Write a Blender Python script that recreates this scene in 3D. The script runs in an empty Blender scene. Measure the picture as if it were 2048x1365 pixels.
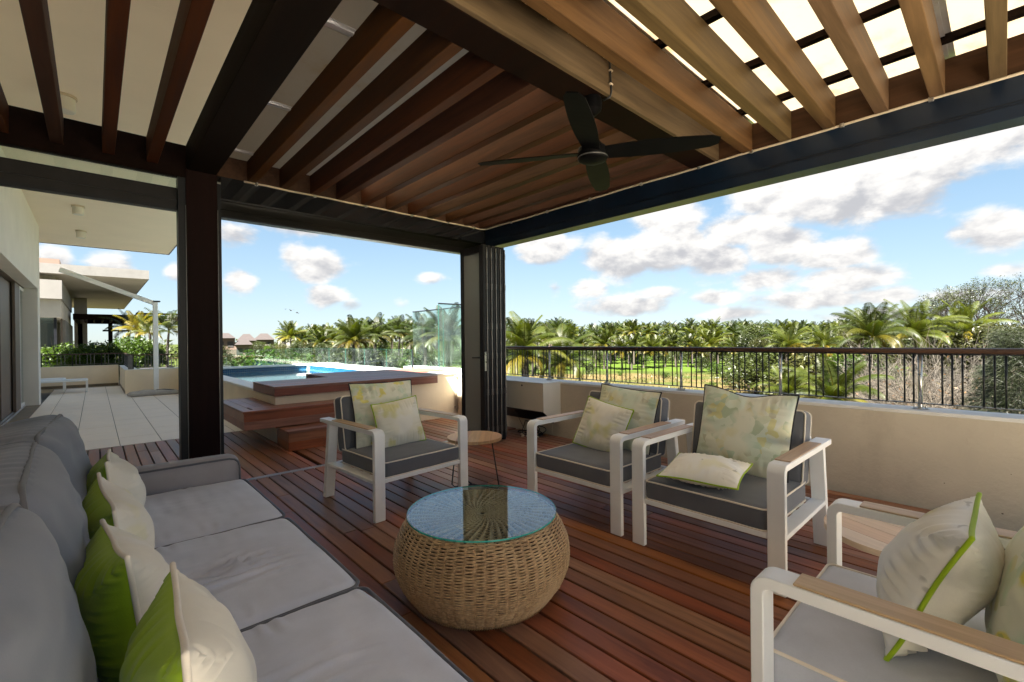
import bpy, bmesh, math, random
from mathutils import Vector, Matrix, noise, Euler
R = math.radians
PI = math.pi
rnd = random.Random(7)
scene = bpy.context.scene
COL = scene.collection

# ------------------------------------------------------------------ camera
cam_d = bpy.data.cameras.new('camera')
cam_d.sensor_width = 36.0
cam_d.lens = 15.957
cam_d.clip_start = 0.05
cam_d.clip_end = 9000
cam = bpy.data.objects.new('camera', cam_d)
COL.objects.link(cam)
_y, _p, _r = R(42.6013), R(-0.1426), R(-0.6123)
_f = Vector((math.sin(_y), math.cos(_y), 0)); _rt = Vector((math.cos(_y), -math.sin(_y), 0)); _up = Vector((0, 0, 1))
_f2 = _f * math.cos(_p) + _up * math.sin(_p); _u2 = _up * math.cos(_p) - _f * math.sin(_p)
_r3 = _rt * math.cos(_r) + _u2 * math.sin(_r); _u3 = _u2 * math.cos(_r) - _rt * math.sin(_r)
cam.matrix_world = Matrix(((_r3.x, _u3.x, -_f2.x, 0), (_r3.y, _u3.y, -_f2.y, 0), (_r3.z, _u3.z, -_f2.z, 1.25), (0, 0, 0, 1)))
scene.camera = cam

def ray_dir(px, py):
    return _r3 * ((px - 1024) / 907.765) - _u3 * ((py - 682.5) / 907.765) + _f2
def on_plane(px, py, z):
    d = ray_dir(px, py); t = (z - 1.25) / d.z
    return Vector((d.x * t, d.y * t, z))
def at_dist(px, dist):
    """ground position at a horizontal distance along the bearing of picture column px"""
    d = ray_dir(px, 682); n = math.hypot(d.x, d.y)
    return Vector((d.x / n * dist, d.y / n * dist, 0))
def height_at(px, py, dist):
    d = ray_dir(px, py); return 1.25 + d.z / math.hypot(d.x, d.y) * dist

# ------------------------------------------------------------------ exposure
scene.render.engine = 'CYCLES'
scene.cycles.use_denoising = True
scene.cycles.max_bounces = 10
scene.cycles.diffuse_bounces = 5
scene.cycles.glossy_bounces = 4
scene.cycles.transmission_bounces = 8
scene.cycles.transparent_max_bounces = 24
scene.cycles.sample_clamp_indirect = 6.0
scene.cycles.caustics_reflective = False
scene.cycles.caustics_refractive = False
vs = scene.view_settings
vs.view_transform = 'Standard'; vs.look = 'None'; vs.gamma = 1.0; vs.use_curve_mapping = False
vs.exposure = 3.47

# ------------------------------------------------------------------ sun
SUN_TO = Vector((-0.53, -0.24, 0.813)).normalized()
sun_d = bpy.data.lights.new('sun', 'SUN'); sun_d.energy = 5.0; sun_d.angle = R(0.6); sun_d.color = (1.0, 0.95, 0.87)
sun = bpy.data.objects.new('sun', sun_d); COL.objects.link(sun)
sun.location = (-20, -9, 30)
sun.rotation_euler = SUN_TO.to_track_quat('Z', 'Y').to_euler()

# ------------------------------------------------------------------ node helpers
class NT:
    def __init__(s, tree):
        s.t = tree; s.n = tree.nodes; s.l = tree.links
    def add(s, typ, **kw):
        nd = s.n.new(typ)
        for k, v in kw.items():
            setattr(nd, k, v)
        return nd
    def put(s, sock, v):
        if v is None: return
        if isinstance(v, bpy.types.NodeSocket): s.l.new(v, sock)
        elif isinstance(v, bpy.types.Node): s.l.new(v.outputs[0], sock)
        else:
            if isinstance(v, (tuple, list)) and len(v) == 3 and sock.type == 'RGBA': v = (*v, 1)
            sock.default_value = v
    def math(s, op, a, b=None, c=None, clamp=False):
        nd = s.add('ShaderNodeMath', operation=op, use_clamp=clamp)
        s.put(nd.inputs[0], a); s.put(nd.inputs[1], b)
        if c is not None: s.put(nd.inputs[2], c)
        return nd.outputs[0]
    def vmath(s, op, a, b=None, c=None):
        nd = s.add('ShaderNodeVectorMath', operation=op)
        s.put(nd.inputs[0], a); s.put(nd.inputs[1], b)
        if c is not None: s.put(nd.inputs[2], c)
        return nd.outputs['Value'] if op in ('DOT_PRODUCT', 'LENGTH', 'DISTANCE') else nd.outputs[0]
    def mix(s, fac, a, b, blend='MIX'):
        nd = s.add('ShaderNodeMix', data_type='RGBA', blend_type=blend)
        s.put(nd.inputs[0], fac); s.put(nd.inputs[6], a); s.put(nd.inputs[7], b)
        return nd.outputs[2]
    def ramp(s, fac, stops, interp='LINEAR'):
        nd = s.add('ShaderNodeValToRGB'); cr = nd.color_ramp; cr.interpolation = interp
        while len(cr.elements) < len(stops): cr.elements.new(0.5)
        for e, (p, c) in zip(cr.elements, stops):
            e.position = p; e.color = (*c, 1) if len(c) == 3 else c
        s.put(nd.inputs[0], fac)
        return nd.outputs[0]
    def noise(s, vec, scale=5, detail=4, rough=0.55, dist=0.0, out=0):
        nd = s.add('ShaderNodeTexNoise'); s.put(nd.inputs['Vector'], vec)
        s.put(nd.inputs['Scale'], scale); s.put(nd.inputs['Detail'], detail); s.put(nd.inputs['Roughness'], rough); s.put(nd.inputs['Distortion'], dist)
        return nd.outputs[out]
    def smooth(s, v, a, b):
        nd = s.add('ShaderNodeMapRange', interpolation_type='SMOOTHSTEP')
        s.put(nd.inputs[0], v); s.put(nd.inputs[1], a); s.put(nd.inputs[2], b)
        return nd.outputs[0]

# ------------------------------------------------------------------ world: Nishita sky with cumulus
world = bpy.data.worlds.new('World'); scene.world = world; world.use_nodes = True
world.cycles.sampling_method = 'MANUAL'; world.cycles.sample_map_resolution = 256
w = NT(world.node_tree); w.n.clear()
sky = w.add('ShaderNodeTexSky', sky_type='NISHITA', sun_disc=False)
sky.sun_elevation = math.asin(SUN_TO.z); sky.sun_rotation = math.atan2(SUN_TO.x, SUN_TO.y)
sky.altitude = 10; sky.air_density = 1.0; sky.dust_density = 0.2; sky.ozone_density = 1.6
dirv = w.add('ShaderNodeTexCoord').outputs['Generated']
sep = w.add('ShaderNodeSeparateXYZ'); w.put(sep.inputs[0], dirv)
az = w.math('ARCTAN2', sep.outputs[0], sep.outputs[1])
el = w.math('ARCSINE', sep.outputs[2])
comb = w.add('ShaderNodeCombineXYZ'); w.put(comb.inputs[0], az); w.put(comb.inputs[1], el)
pos = comb.outputs[0]
# cumulus groups seen in the photograph: picture x, y of the middle, half width, half height, weight
BLOBS = [(575, 435, 95, 40, 1.0), (480, 470, 60, 30, .9), (640, 535, 62, 34, 1.1), (590, 510, 36, 32, .9), (655, 592, 44, 26, 1.0), (700, 610, 36, 15, .7),
         (480, 560, 40, 26, .95), (860, 555, 32, 13, .8), (560, 590, 26, 14, .45), (800, 606, 26, 16, .4), (110, 520, 45, 34, 1.0), (220, 535, 60, 34, 1.0), (350, 545, 28, 22, .8),
         (1090, 490, 70, 36, 1.0), (1240, 520, 85, 46, 1.2), (1330, 500, 100, 52, 1.2), (1330, 440, 90, 42, 1.0), (1430, 520, 80, 40, 1.1), (1480, 460, 90, 40, 1.1), (1560, 490, 90, 44, 1.1), (1660, 510, 100, 34, 1.0),
         (1580, 390, 150, 62, 1.15), (1730, 380, 150, 66, 1.15), (1840, 320, 140, 60, 1.1), (1980, 280, 130, 50, 1.05), (1650, 430, 120, 34, .8),
         (1990, 455, 80, 46, 1.2), (1930, 470, 60, 28, .8), (1180, 575, 42, 24, .9), (1110, 575, 18, 16, .6), (1260, 612, 110, 26, .8), (1320, 586, 50, 16, .8),
         (1430, 595, 50, 18, .8), (1540, 556, 80, 26, .9), (1700, 560, 130, 34, .95), (1620, 600, 130, 24, .9), (1780, 590, 120, 24, .85), (1900, 590, 130, 22, .8), (1480, 628, 120, 18, .7), (1750, 632, 180, 20, .8), (2010, 540, 80, 20, .6)]
C = None; Vv = None; S_ = None
for bx_, by_, hw, hh, wt in BLOBS:
    d = ray_dir(bx_, by_).normalized()
    a0 = math.atan2(d.x, d.y); e0 = math.asin(d.z)
    k = math.cos(math.atan2(bx_ - 1024, 907.8)) ** 2
    ra = hw / 907.8 * k * 1.0; re = hh / 907.8 * math.sqrt(k) * 1.0
    q = w.vmath('MULTIPLY_ADD', pos, (1 / ra, 1 / re, 0), (-a0 / ra, -e0 / re, 0))
    r2 = w.vmath('DOT_PRODUCT', q, q)
    g = w.math('POWER', 0.40, r2)
    g = w.math('MULTIPLY', g, wt)
    C = g if C is None else w.math('MAXIMUM', C, g)
    S_ = g if S_ is None else w.math('ADD', S_, g)
    vs_ = w.add('ShaderNodeVectorMath', operation='SCALE'); w.put(vs_.inputs[0], q); w.put(vs_.inputs['Scale'], g)
    Vv = vs_.outputs[0] if Vv is None else w.vmath('ADD', Vv, vs_.outputs[0])
# more of the same cumulus all round, away from the part of the sky in view
fdot = w.vmath('DOT_PRODUCT', dirv, tuple(_f2))
outside = w.math('SUBTRACT', 1.0, w.smooth(fdot, 0.50, 0.66))
cz = w.math('ADD', w.math('MAXIMUM', sep.outputs[2], 0.0), 0.22)
plane = w.add('ShaderNodeCombineXYZ')
w.put(plane.inputs[0], w.math('DIVIDE', sep.outputs[0], cz)); w.put(plane.inputs[1], w.math('DIVIDE', sep.outputs[1], cz))
gen = w.math('MULTIPLY', w.smooth(w.noise(plane.outputs[0], 1.7, 3, 0.5), 0.42, 0.68), 1.15)
C = w.math('ADD', C, w.math('MULTIPLY', gen, outside))
stretch = w.vmath('MULTIPLY', pos, (1.0, 1.7, 1.0))
n1 = w.noise(stretch, 10.5, 7, 0.58, 0.12)
fz = w.math('MULTIPLY', w.math('SUBTRACT', n1, 0.5), 1.45)
dens = w.math('ADD', w.math('MINIMUM', C, 1.3), fz)
alpha = w.smooth(dens, 0.30, 0.74)
n1u = w.noise(w.vmath('ADD', stretch, (-0.012, 0.032, 0)), 10.5, 5, 0.58, 0.12)
vsep = w.add('ShaderNodeSeparateXYZ'); w.put(vsep.inputs[0], Vv)
vrel = w.math('DIVIDE', vsep.outputs[1], w.math('ADD', S_, 0.15))
lit = w.math('ADD', w.math('MULTIPLY', vrel, 0.55), w.math('MULTIPLY', w.math('SUBTRACT', n1, n1u), 2.6))
lit = w.math('SUBTRACT', lit, w.math('MULTIPLY', w.smooth(dens, 0.9, 2.0), 0.12))
lit = w.smooth(lit, -0.62, 0.30)
CL = 0.101
cloud = w.mix(lit, (0.55 * CL, 0.55 * CL, 0.575 * CL), (1.0 * CL, 0.97 * CL, 0.93 * CL))
# hold back the glare near the horizon
den = w.vmath('MULTIPLY_ADD', sky.outputs[0], (0.20, 0.20, 0.20), (1, 1, 1))
skyd = w.vmath('DIVIDE', sky.outputs[0], den)
skyc = w.add('ShaderNodeVectorMath', operation='MULTIPLY'); w.put(skyc.inputs[0], skyd); skyc.inputs[1].default_value = (0.485, 0.565, 0.63)
SK = 0.053
bgc = w.add('ShaderNodeBackground'); w.put(bgc.inputs[0], skyc.outputs[0]); w.put(bgc.inputs[1], SK)
bgk = w.add('ShaderNodeBackground'); w.put(bgk.inputs[0], cloud); w.put(bgk.inputs[1], 1.0)
above = w.smooth(el, -0.005, 0.03)
fac = w.math('MULTIPLY', w.math('MULTIPLY', alpha, above), 0.97)
mx = w.add('ShaderNodeMixShader'); w.put(mx.inputs[0], fac); w.put(mx.inputs[1], bgc.outputs[0]); w.put(mx.inputs[2], bgk.outputs[0])
wo = w.add('ShaderNodeOutputWorld'); w.put(wo.inputs[0], mx.outputs[0])

# ------------------------------------------------------------------ materials
MAT = {}
def new_mat(name):
    m = bpy.data.materials.new(name); m.use_nodes = True
    t = NT(m.node_tree); t.n.clear()
    out = t.add('ShaderNodeOutputMaterial')
    MAT[name] = m
    return m, t, out
def principled(t, out, base, rough=0.5, metal=0.0, spec=0.5, bump=None, bstr=0.2, bdist=0.01, **kw):
    p = t.add('ShaderNodeBsdfPrincipled')
    t.put(p.inputs['Base Color'], base); t.put(p.inputs['Roughness'], rough); t.put(p.inputs['Metallic'], metal)
    t.put(p.inputs['Specular IOR Level'], spec)
    for k, v in kw.items(): t.put(p.inputs[k.replace('_', ' ')], v)
    if bump is not None:
        b = t.add('ShaderNodeBump'); t.put(b.inputs['Strength'], bstr); t.put(b.inputs['Distance'], bdist); t.put(b.inputs['Height'], bump)
        t.put(p.inputs['Normal'], b.outputs[0])
    t.put(out.inputs[0], p.outputs[0])
    return p
def ocoord(t, scale=(1, 1, 1), rand=True):
    tc = t.add('ShaderNodeTexCoord').outputs['Object']
    if rand:
        r = t.add('ShaderNodeObjectInfo').outputs['Random']
        tc = t.vmath('ADD', tc, t.vmath('MULTIPLY', t.math('MULTIPLY', r, 61.0), (1, 1.7, 0.6)))
    return t.vmath('MULTIPLY', tc, scale)
def rand_of(t): return t.add('ShaderNodeObjectInfo').outputs['Random']

def plain(name, c, rough=0.5, metal=0.0, mott=0.12, scale=6.0, bstr=0.05, spec=0.5, stain=None, bd=0.005):
    m, t, out = new_mat(name)
    v = ocoord(t, rand=False)
    n = t.noise(v, scale, 5, 0.6)
    c2 = tuple(x * (1 - mott) for x in c); c1 = tuple(min(1, x * (1 + mott * .6)) for x in c)
    col = t.ramp(n, [(0.3, c2), (0.7, c1)])
    if stain:
        n2 = t.noise(t.vmath('MULTIPLY', v, (1, 1, .35)), 2.3, 6, 0.65)
        col = t.mix(t.math('MULTIPLY', t.smooth(n2, 0.52, 0.75), stain[1]), col, stain[0])
    rr = t.math('ADD', rough - 0.06, t.math('MULTIPLY', n, 0.12))
    principled(t, out, col, rr, metal, spec, bump=t.noise(v, scale * 14, 4, 0.6), bstr=bstr, bdist=bd)
    return m
def wood(name, dark, light, axis, rough=0.5, vary=0.35, scale=1.0, bstr=0.25, spec=0.4, grey=None):
    m, t, out = new_mat(name)
    s = [26 * scale] * 3; s[axis] = 1.6 * scale
    v = ocoord(t, tuple(s))
    g = t.noise(v, 1.0, 6, 0.62, 0.6)
    s2 = [4 * scale] * 3; s2[axis] = 0.7 * scale
    b = t.noise(ocoord(t, tuple(s2)), 1.0, 3, 0.5)
    col = t.ramp(t.math('ADD', t.math('MULTIPLY', g, 0.7), t.math('MULTIPLY', b, 0.3)), [(0.32, dark), (0.68, light)])
    r = rand_of(t)
    k = t.math('ADD', 1.0 - vary, t.math('MULTIPLY', r, 2 * vary))
    hv = t.add('ShaderNodeHueSaturation'); t.put(hv.inputs['Color'], col); t.put(hv.inputs['Value'], k)
    t.put(hv.inputs['Hue'], t.math('ADD', 0.488, t.math('MULTIPLY', t.math('FRACT', t.math('MULTIPLY', r, 17.3)), 0.026)))
    t.put(hv.inputs['Saturation'], t.math('ADD', 0.8, t.math('MULTIPLY', t.math('FRACT', t.math('MULTIPLY', r, 7.7)), 0.3)))
    col = hv.outputs[0]
    if grey:
        wn = t.noise(ocoord(t, (1, 1, 1), False), 1.3, 4, 0.6)
        col = t.mix(t.math('MULTIPLY', t.smooth(wn, 0.48, 0.72), grey[1]), col, grey[0])
    rr = t.math('ADD', rough - 0.12, t.math('MULTIPLY', g, 0.24))
    principled(t, out, col, rr, 0, spec, bump=g, bstr=bstr, bdist=0.003)
    return m
wood('deck_wood', (0.145, 0.051, 0.023), (0.375, 0.145, 0.068), 1, 0.42, 0.33, 1.0, 0.25, 0.28, grey=((0.19, 0.095, 0.060), 0.4))
wood('deck_wood_x', (0.13, 0.042, 0.026), (0.30, 0.115, 0.07), 0, 0.45, 0.18, 1.0, 0.2, 0.45, grey=((0.17, 0.10, 0.085), 0.45))
wood('step_wood', (0.16, 0.046, 0.022), (0.38, 0.135, 0.062), 0, 0.42, 0.12, 1.0, 0.2, 0.5)
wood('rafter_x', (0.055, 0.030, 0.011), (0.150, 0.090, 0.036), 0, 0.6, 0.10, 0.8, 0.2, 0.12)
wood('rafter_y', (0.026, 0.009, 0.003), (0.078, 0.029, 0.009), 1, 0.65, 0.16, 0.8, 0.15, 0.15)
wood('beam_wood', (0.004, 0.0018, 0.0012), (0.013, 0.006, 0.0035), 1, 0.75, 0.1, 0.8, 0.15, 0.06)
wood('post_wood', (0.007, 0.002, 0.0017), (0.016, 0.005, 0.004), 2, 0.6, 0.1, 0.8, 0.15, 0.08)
wood('handrail_wood', (0.040, 0.018, 0.010), (0.095, 0.044, 0.024), 1, 0.4, 0.1)
wood('teak', (0.4012, 0.2537, 0.1475), (0.6608, 0.4720, 0.3068), 1, 0.5, 0.10, 1.4, 0.2)
wood('side_table_teak', (0.40, 0.22, 0.10), (0.62, 0.38, 0.19), 1, 0.45, 0.14, 1.0, 0.2)
wood('side_table_pale', (0.5600, 0.3808, 0.2352), (0.8064, 0.5936, 0.4032), 1, 0.45, 0.12, 1.0, 0.2)
wood('palm_trunk', (0.025, 0.020, 0.016), (0.075, 0.06, 0.046), 2, 0.9, 0.2, 0.3, 0.4)
wood('bark', (0.010, 0.008, 0.006), (0.030, 0.023, 0.018), 2, 0.9, 0.2, 0.4, 0.4, 0.1)
wood('dry_twig', (0.0219, 0.0173, 0.0125), (0.0653, 0.0538, 0.0397), 2, 0.9, 0.3, 0.6, 0.2)
plain('white_metal', (0.88, 0.88, 0.86), 0.42, 0.0, 0.04, 8, 0.02)
plain('dark_metal', (0.010, 0.011, 0.014), 0.4, 0.0, 0.2, 12, 0.03, spec=0.3)
plain('navy_steel', (0.006, 0.015, 0.032), 0.32, 0.0, 0.35, 3, 0.05, spec=0.35, stain=((0.02, 0.03, 0.045), 0.4))
plain('alu_dark', (0.016, 0.015, 0.016), 0.4, 0.0, 0.2, 9, 0.03, spec=0.25)
plain('header_alu', (0.010, 0.009, 0.008), 0.3, 0.0, 0.15, 5, 0.02, spec=0.25)
plain('fascia_gloss', (0.012, 0.013, 0.016), 0.06, 0.0, 0.1, 5, 0.0, spec=0.8)
plain('steel', (0.55, 0.54, 0.52), 0.28, 0.9, 0.15, 15, 0.03)
plain('steel_dark', (0.17, 0.165, 0.16), 0.35, 0.7, 0.2, 15, 0.03)
plain('fan_black', (0.004, 0.004, 0.0045), 0.55, 0.0, 0.2, 8, 0.02, spec=0.05)
plain('rubber', (0.012, 0.012, 0.013), 0.5, 0.0, 0.2, 30, 0.05)
plain('parapet_paint', (0.62, 0.54, 0.41), 0.75, 0.0, 0.09, 1.7, 0.5, stain=((0.46, 0.39, 0.29), 0.5), bd=0.012)
plain('coping_paint', (0.80, 0.78, 0.72), 0.6, 0.0, 0.08, 4, 0.12, stain=((0.6, 0.56, 0.48), 0.3))
plain('cabinet_paint', (0.76, 0.70, 0.57), 0.55, 0.0, 0.05, 4, 0.05)
plain('plaster_cream', (0.84, 0.71, 0.52), 0.8, 0.0, 0.08, 2, 0.16, stain=((0.7, 0.6, 0.45), 0.35), bd=0.01)
plain('pool_plaster', (0.82, 0.73, 0.58), 0.8, 0.0, 0.08, 2, 0.16, stain=((0.66, 0.57, 0.44), 0.4), bd=0.01)
plain('ceiling_paint', (0.90, 0.78, 0.63), 0.85, 0.0, 0.04, 1.2, 0.05)
plain('concrete', (0.1632, 0.1561, 0.1441), 0.85, 0.0, 0.12, 3, 0.2, stain=((0.0960, 0.0865, 0.0768), 0.5))
plain('soffit_grey', (0.42, 0.38, 0.33), 0.85, 0.0, 0.08, 2, 0.1)
plain('stone_strip', (0.20, 0.155, 0.10), 0.6, 0.0, 0.25, 6, 0.2, stain=((0.30, 0.24, 0.17), 0.5))
plain('paving', (0.86, 0.74, 0.60), 0.5, 0.0, 0.05, 2.5, 0.08, stain=((0.86, 0.71, 0.53), 0.5))
plain('bounce_paving', (0.58, 0.52, 0.44), 0.6, 0.0, 0.08, 2.5, 0.1)  # surface of the added terrace behind the camera, tone set for its bounce
plain('grout', (0.30, 0.25, 0.19), 0.9, 0.0, 0.2, 20, 0.1)
plain('pool_tile', (0.012, 0.09, 0.19), 0.25, 0.0, 0.4, 25, 0.03)
plain('pool_shell', (0.13, 0.24, 0.30), 0.4, 0.0, 0.15, 8, 0.05)
plain('sand_bag', (0.42, 0.40, 0.37), 0.85, 0.0, 0.15, 8, 0.3)
plain('roof_brown', (0.026, 0.019, 0.017), 0.8, 0.0, 0.25, 2, 0.2)
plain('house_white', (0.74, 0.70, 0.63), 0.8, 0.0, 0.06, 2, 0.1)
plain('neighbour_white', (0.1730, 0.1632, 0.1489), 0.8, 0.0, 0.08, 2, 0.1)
plain('house_beige', (0.1280, 0.0880, 0.0680), 0.8, 0.0, 0.12, 2, 0.1)
plain('green_roof', (0.06, 0.30, 0.19), 0.5, 0.0, 0.1, 2, 0.1)
plain('shutter_brown', (0.12, 0.085, 0.062), 0.5, 0.0, 0.15, 5, 0.05)
plain('curtain', (0.72, 0.72, 0.68), 0.9, 0.0, 0.06, 6, 0.1)
plain('interior_dark', (0.035, 0.032, 0.03), 0.8, 0.0, 0.2, 3, 0.05)
plain('cream_cable', (0.60, 0.50, 0.37), 0.5, 0.0, 0.15, 40, 0.05)
plain('lamp_white', (0.72, 0.68, 0.60), 0.5, 0.0, 0.06, 10, 0.03)
plain('wicker_dark', (0.085, 0.052, 0.028), 0.8, 0.0, 0.3, 30, 0.1)
plain('under_deck', (0.010, 0.008, 0.007), 0.95, 0.0, 0.2, 8, 0.05)
plain('flash_metal', (0.70, 0.70, 0.72), 0.35, 0.6, 0.15, 6, 0.1, stain=((0.30, 0.17, 0.07), 0.6))
plain('bird_dark', (0.02, 0.02, 0.022), 0.8)

def fabric(name, c, weave=260, rough=0.9, mott=0.08, sheen=0.2, bstr=0.12):
    m, t, out = new_mat(name)
    v = ocoord(t, rand=False)
    n = t.noise(v, 7, 4, 0.55)
    col = t.ramp(n, [(0.3, tuple(x * (1 - mott) for x in c)), (0.7, tuple(min(1, x * (1 + mott)) for x in c))])
    f = t.noise(v, weave, 2, 0.6)
    col = t.mix(t.math('MULTIPLY', f, 0.25), col, tuple(x * 0.6 for x in c))
    principled(t, out, col, rough, 0, 0.2, bump=f, bstr=bstr, bdist=0.002, Sheen_Weight=sheen, Sheen_Roughness=0.5)
    return m
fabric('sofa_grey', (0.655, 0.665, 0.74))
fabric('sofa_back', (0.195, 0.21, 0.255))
fabric('sofa_arm', (0.34, 0.315, 0.325))
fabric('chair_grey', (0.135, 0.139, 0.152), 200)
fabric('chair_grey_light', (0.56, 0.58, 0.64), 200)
fabric('pipe_grey', (0.13, 0.13, 0.145))
fabric('pipe_cream', (0.84, 0.76, 0.64))
fabric('pipe_green', (0.34, 0.50, 0.015))
fabric('pipe_charcoal', (0.03, 0.03, 0.035))
fabric('green_cloth', (0.30, 0.46, 0.014), 200, 0.75)
fabric('pillow_plain', (0.82, 0.78, 0.66), 200, 0.85)

def watercolor(name, base, blots, scale=5.0, hexes=0.0, seed=0.0):
    m, t, out = new_mat(name)
    v = t.vmath('ADD', ocoord(t, rand=True), (seed, seed * .7, 0))
    wv = t.vmath('ADD', v, t.vmath('MULTIPLY', t.noise(v, 7, 3, 0.5, out=1), (0.06, 0.06, 0.06)))
    col = t.mix(t.noise(v, 4, 3, .5), base, tuple(x * 0.9 for x in base))
    for i, (c, sc, lo, hi, k) in enumerate(blots):
        n = t.noise(t.vmath('ADD', wv, (i * 3.7, i * 1.3, i * 2.1)), sc, 2, 0.45)
        col = t.mix(t.math('MULTIPLY', t.smooth(n, lo, hi), k), col, c)
    if hexes:
        vo = t.add('ShaderNodeTexVoronoi'); t.put(vo.inputs['Vector'], wv); t.put(vo.inputs['Scale'], 21.0)
        pick = t.add('ShaderNodeSeparateColor'); t.put(pick.inputs[0], vo.outputs['Color'])
        hc = t.ramp(pick.outputs[0], [(0.0, (0.62, 0.55, 0.10)), (0.22, (0.30, 0.42, 0.22)), (0.45, (0.42, 0.58, 0.42)), (0.62, (0.36, 0.33, 0.18)), (0.8, (0.55, 0.60, 0.40))], 'CONSTANT')
        mask = t.math('MULTIPLY', t.smooth(pick.outputs[1], 0.58, 0.64), t.smooth(t.noise(v, 6, 2, .5), 0.40, 0.56))
        col = t.mix(t.math('MULTIPLY', mask, hexes), col, hc)
    principled(t, out, col, 0.8, 0, 0.25, bump=t.noise(v, 220, 2, 0.6), bstr=0.08, bdist=0.002, Sheen_Weight=0.15)
    return m
watercolor('pillow_blot', (0.84, 0.80, 0.66), [((0.70, 0.66, 0.24), 7, .54, .66, .7), ((0.56, 0.62, 0.38), 9, .57, .70, .55), ((0.86, 0.83, 0.76), 5, .5, .62, .6)], seed=1.0)
watercolor('pillow_floral', (0.78, 0.77, 0.62), [((0.56, 0.67, 0.48), 7, .48, .64, .75), ((0.80, 0.70, 0.12), 10, .62, .67, .8), ((0.40, 0.50, 0.36), 12, .60, .68, .55)], hexes=0.35, seed=3.0)
watercolor('pillow_hex', (0.78, 0.78, 0.64), [((0.62, 0.72, 0.60), 6, .46, .64, .7), ((0.70, 0.66, 0.36), 8, .56, .68, .45)], hexes=0.55, seed=7.0)
watercolor('pillow_white', (0.86, 0.84, 0.76), [((0.76, 0.72, 0.40), 6, .55, .68, .5), ((0.74, 0.78, 0.84), 5, .52, .64, .5), ((0.36, 0.35, 0.31), 15, .68, .72, .6)], seed=9.0)
watercolor('pillow_mint', (0.82, 0.84, 0.72), [((0.48, 0.70, 0.46), 6, .48, .62, .8), ((0.80, 0.72, 0.06), 7, .58, .65, .85)], hexes=0.5, seed=12.0)
watercolor('pillow_cream', (0.86, 0.80, 0.68), [((0.78, 0.72, 0.40), 6, .56, .68, .45), ((0.88, 0.85, 0.79), 4, .5, .64, .6)], seed=15.0)

def leaf(name, dark, light, yellow=None, trans=0.35, rough=0.45, attr=True):
    m, t, out = new_mat(name)
    v = ocoord(t)
    n = t.noise(v, 0.9, 3, 0.6)
    r = rand_of(t)
    col = t.ramp(t.math('ADD', t.math('MULTIPLY', n, 0.8), t.math('MULTIPLY', r, 0.2)), [(0.3, dark), (0.75, light)])
    if attr:
        a = t.add('ShaderNodeAttribute', attribute_name='age')
        if yellow: col = t.mix(a.outputs['Fac'], col, yellow)
    k = t.math('ADD', 0.8, t.math('MULTIPLY', r, 0.4))
    hv = t.add('ShaderNodeHueSaturation'); t.put(hv.inputs['Color'], col); t.put(hv.inputs['Value'], k); col = hv.outputs[0]
    p = t.add('ShaderNodeBsdfPrincipled'); t.put(p.inputs['Base Color'], col); t.put(p.inputs['Roughness'], rough); t.put(p.inputs['Specular IOR Level'], 0.35)
    tr = t.add('ShaderNodeBsdfTranslucent'); t.put(tr.inputs[0], t.mix(1.0, col, (1.25, 1.3, 0.6), 'MULTIPLY'))
    ms = t.add('ShaderNodeMixShader'); t.put(ms.inputs[0], trans); t.put(ms.inputs[1], p.outputs[0]); t.put(ms.inputs[2], tr.outputs[0])
    t.put(out.inputs[0], ms.outputs[0])
    return m
leaf('palm_leaf', (0.0155, 0.0252, 0.0024), (0.0510, 0.0587, 0.0053), (0.1258, 0.0868, 0.0048))
leaf('palm_leaf_dark', (0.0085, 0.0161, 0.0030), (0.0287, 0.0395, 0.0060), (0.0719, 0.0599, 0.0072))
leaf('shrub_leaf', (0.0155, 0.0360, 0.0024), (0.0510, 0.0868, 0.0060), None, 0.4)
leaf('tree_leaf', (0.0121, 0.0194, 0.0037), (0.0373, 0.0469, 0.0089), None, 0.3)
leaf('olive_leaf', (0.0215, 0.0252, 0.0053), (0.0569, 0.0569, 0.0144), None, 0.3)
leaf('needle', (0.0085, 0.0132, 0.0036), (0.0252, 0.0300, 0.0085), None, 0.3)
leaf('dead_leaf', (0.0599, 0.0269, 0.0108), (0.1198, 0.0658, 0.0269), None, 0.3)
leaf('yellow_leaf', (0.0988, 0.0856, 0.0065), (0.1712, 0.1317, 0.0098), None, 0.4)
leaf('grass_blade', (0.0296, 0.0461, 0.0065), (0.0988, 0.0889, 0.0328), None, 0.3)

def glass(name, tint, gloss=1.0, ior=1.5, smear=0.0):
    m, t, out = new_mat(name)
    tr = t.add('ShaderNodeBsdfTransparent'); t.put(tr.inputs[0], tint)
    gl = t.add('ShaderNodeBsdfGlossy'); t.put(gl.inputs['Roughness'], 0.0); t.put(gl.inputs[0], (gloss, gloss, gloss))
    bk = t.add('ShaderNodeNewGeometry').outputs['Backfacing']
    fr = t.add('ShaderNodeFresnel'); t.put(fr.inputs[0], t.math('ADD', ior, t.math('MULTIPLY', bk, 1 / ior - ior)))
    ms = t.add('ShaderNodeMixShader'); t.put(ms.inputs[0], fr.outputs[0]); t.put(ms.inputs[1], tr.outputs[0]); t.put(ms.inputs[2], gl.outputs[0])
    sh = ms.outputs[0]
    if smear:
        v = ocoord(t, rand=False)
        df = t.add('ShaderNodeBsdfDiffuse'); t.put(df.inputs[0], (0.6, 0.68, 0.66))
        m2 = t.add('ShaderNodeMixShader'); t.put(m2.inputs[0], t.math('MULTIPLY', t.smooth(t.noise(v, 2.2, 5, .6), .35, .8), smear)); t.put(m2.inputs[1], sh); t.put(m2.inputs[2], df.outputs[0]); sh = m2.outputs[0]
    t.put(out.inputs[0], sh)
    return m
glass('glass_clear', (0.90, 0.96, 0.94))
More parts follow.
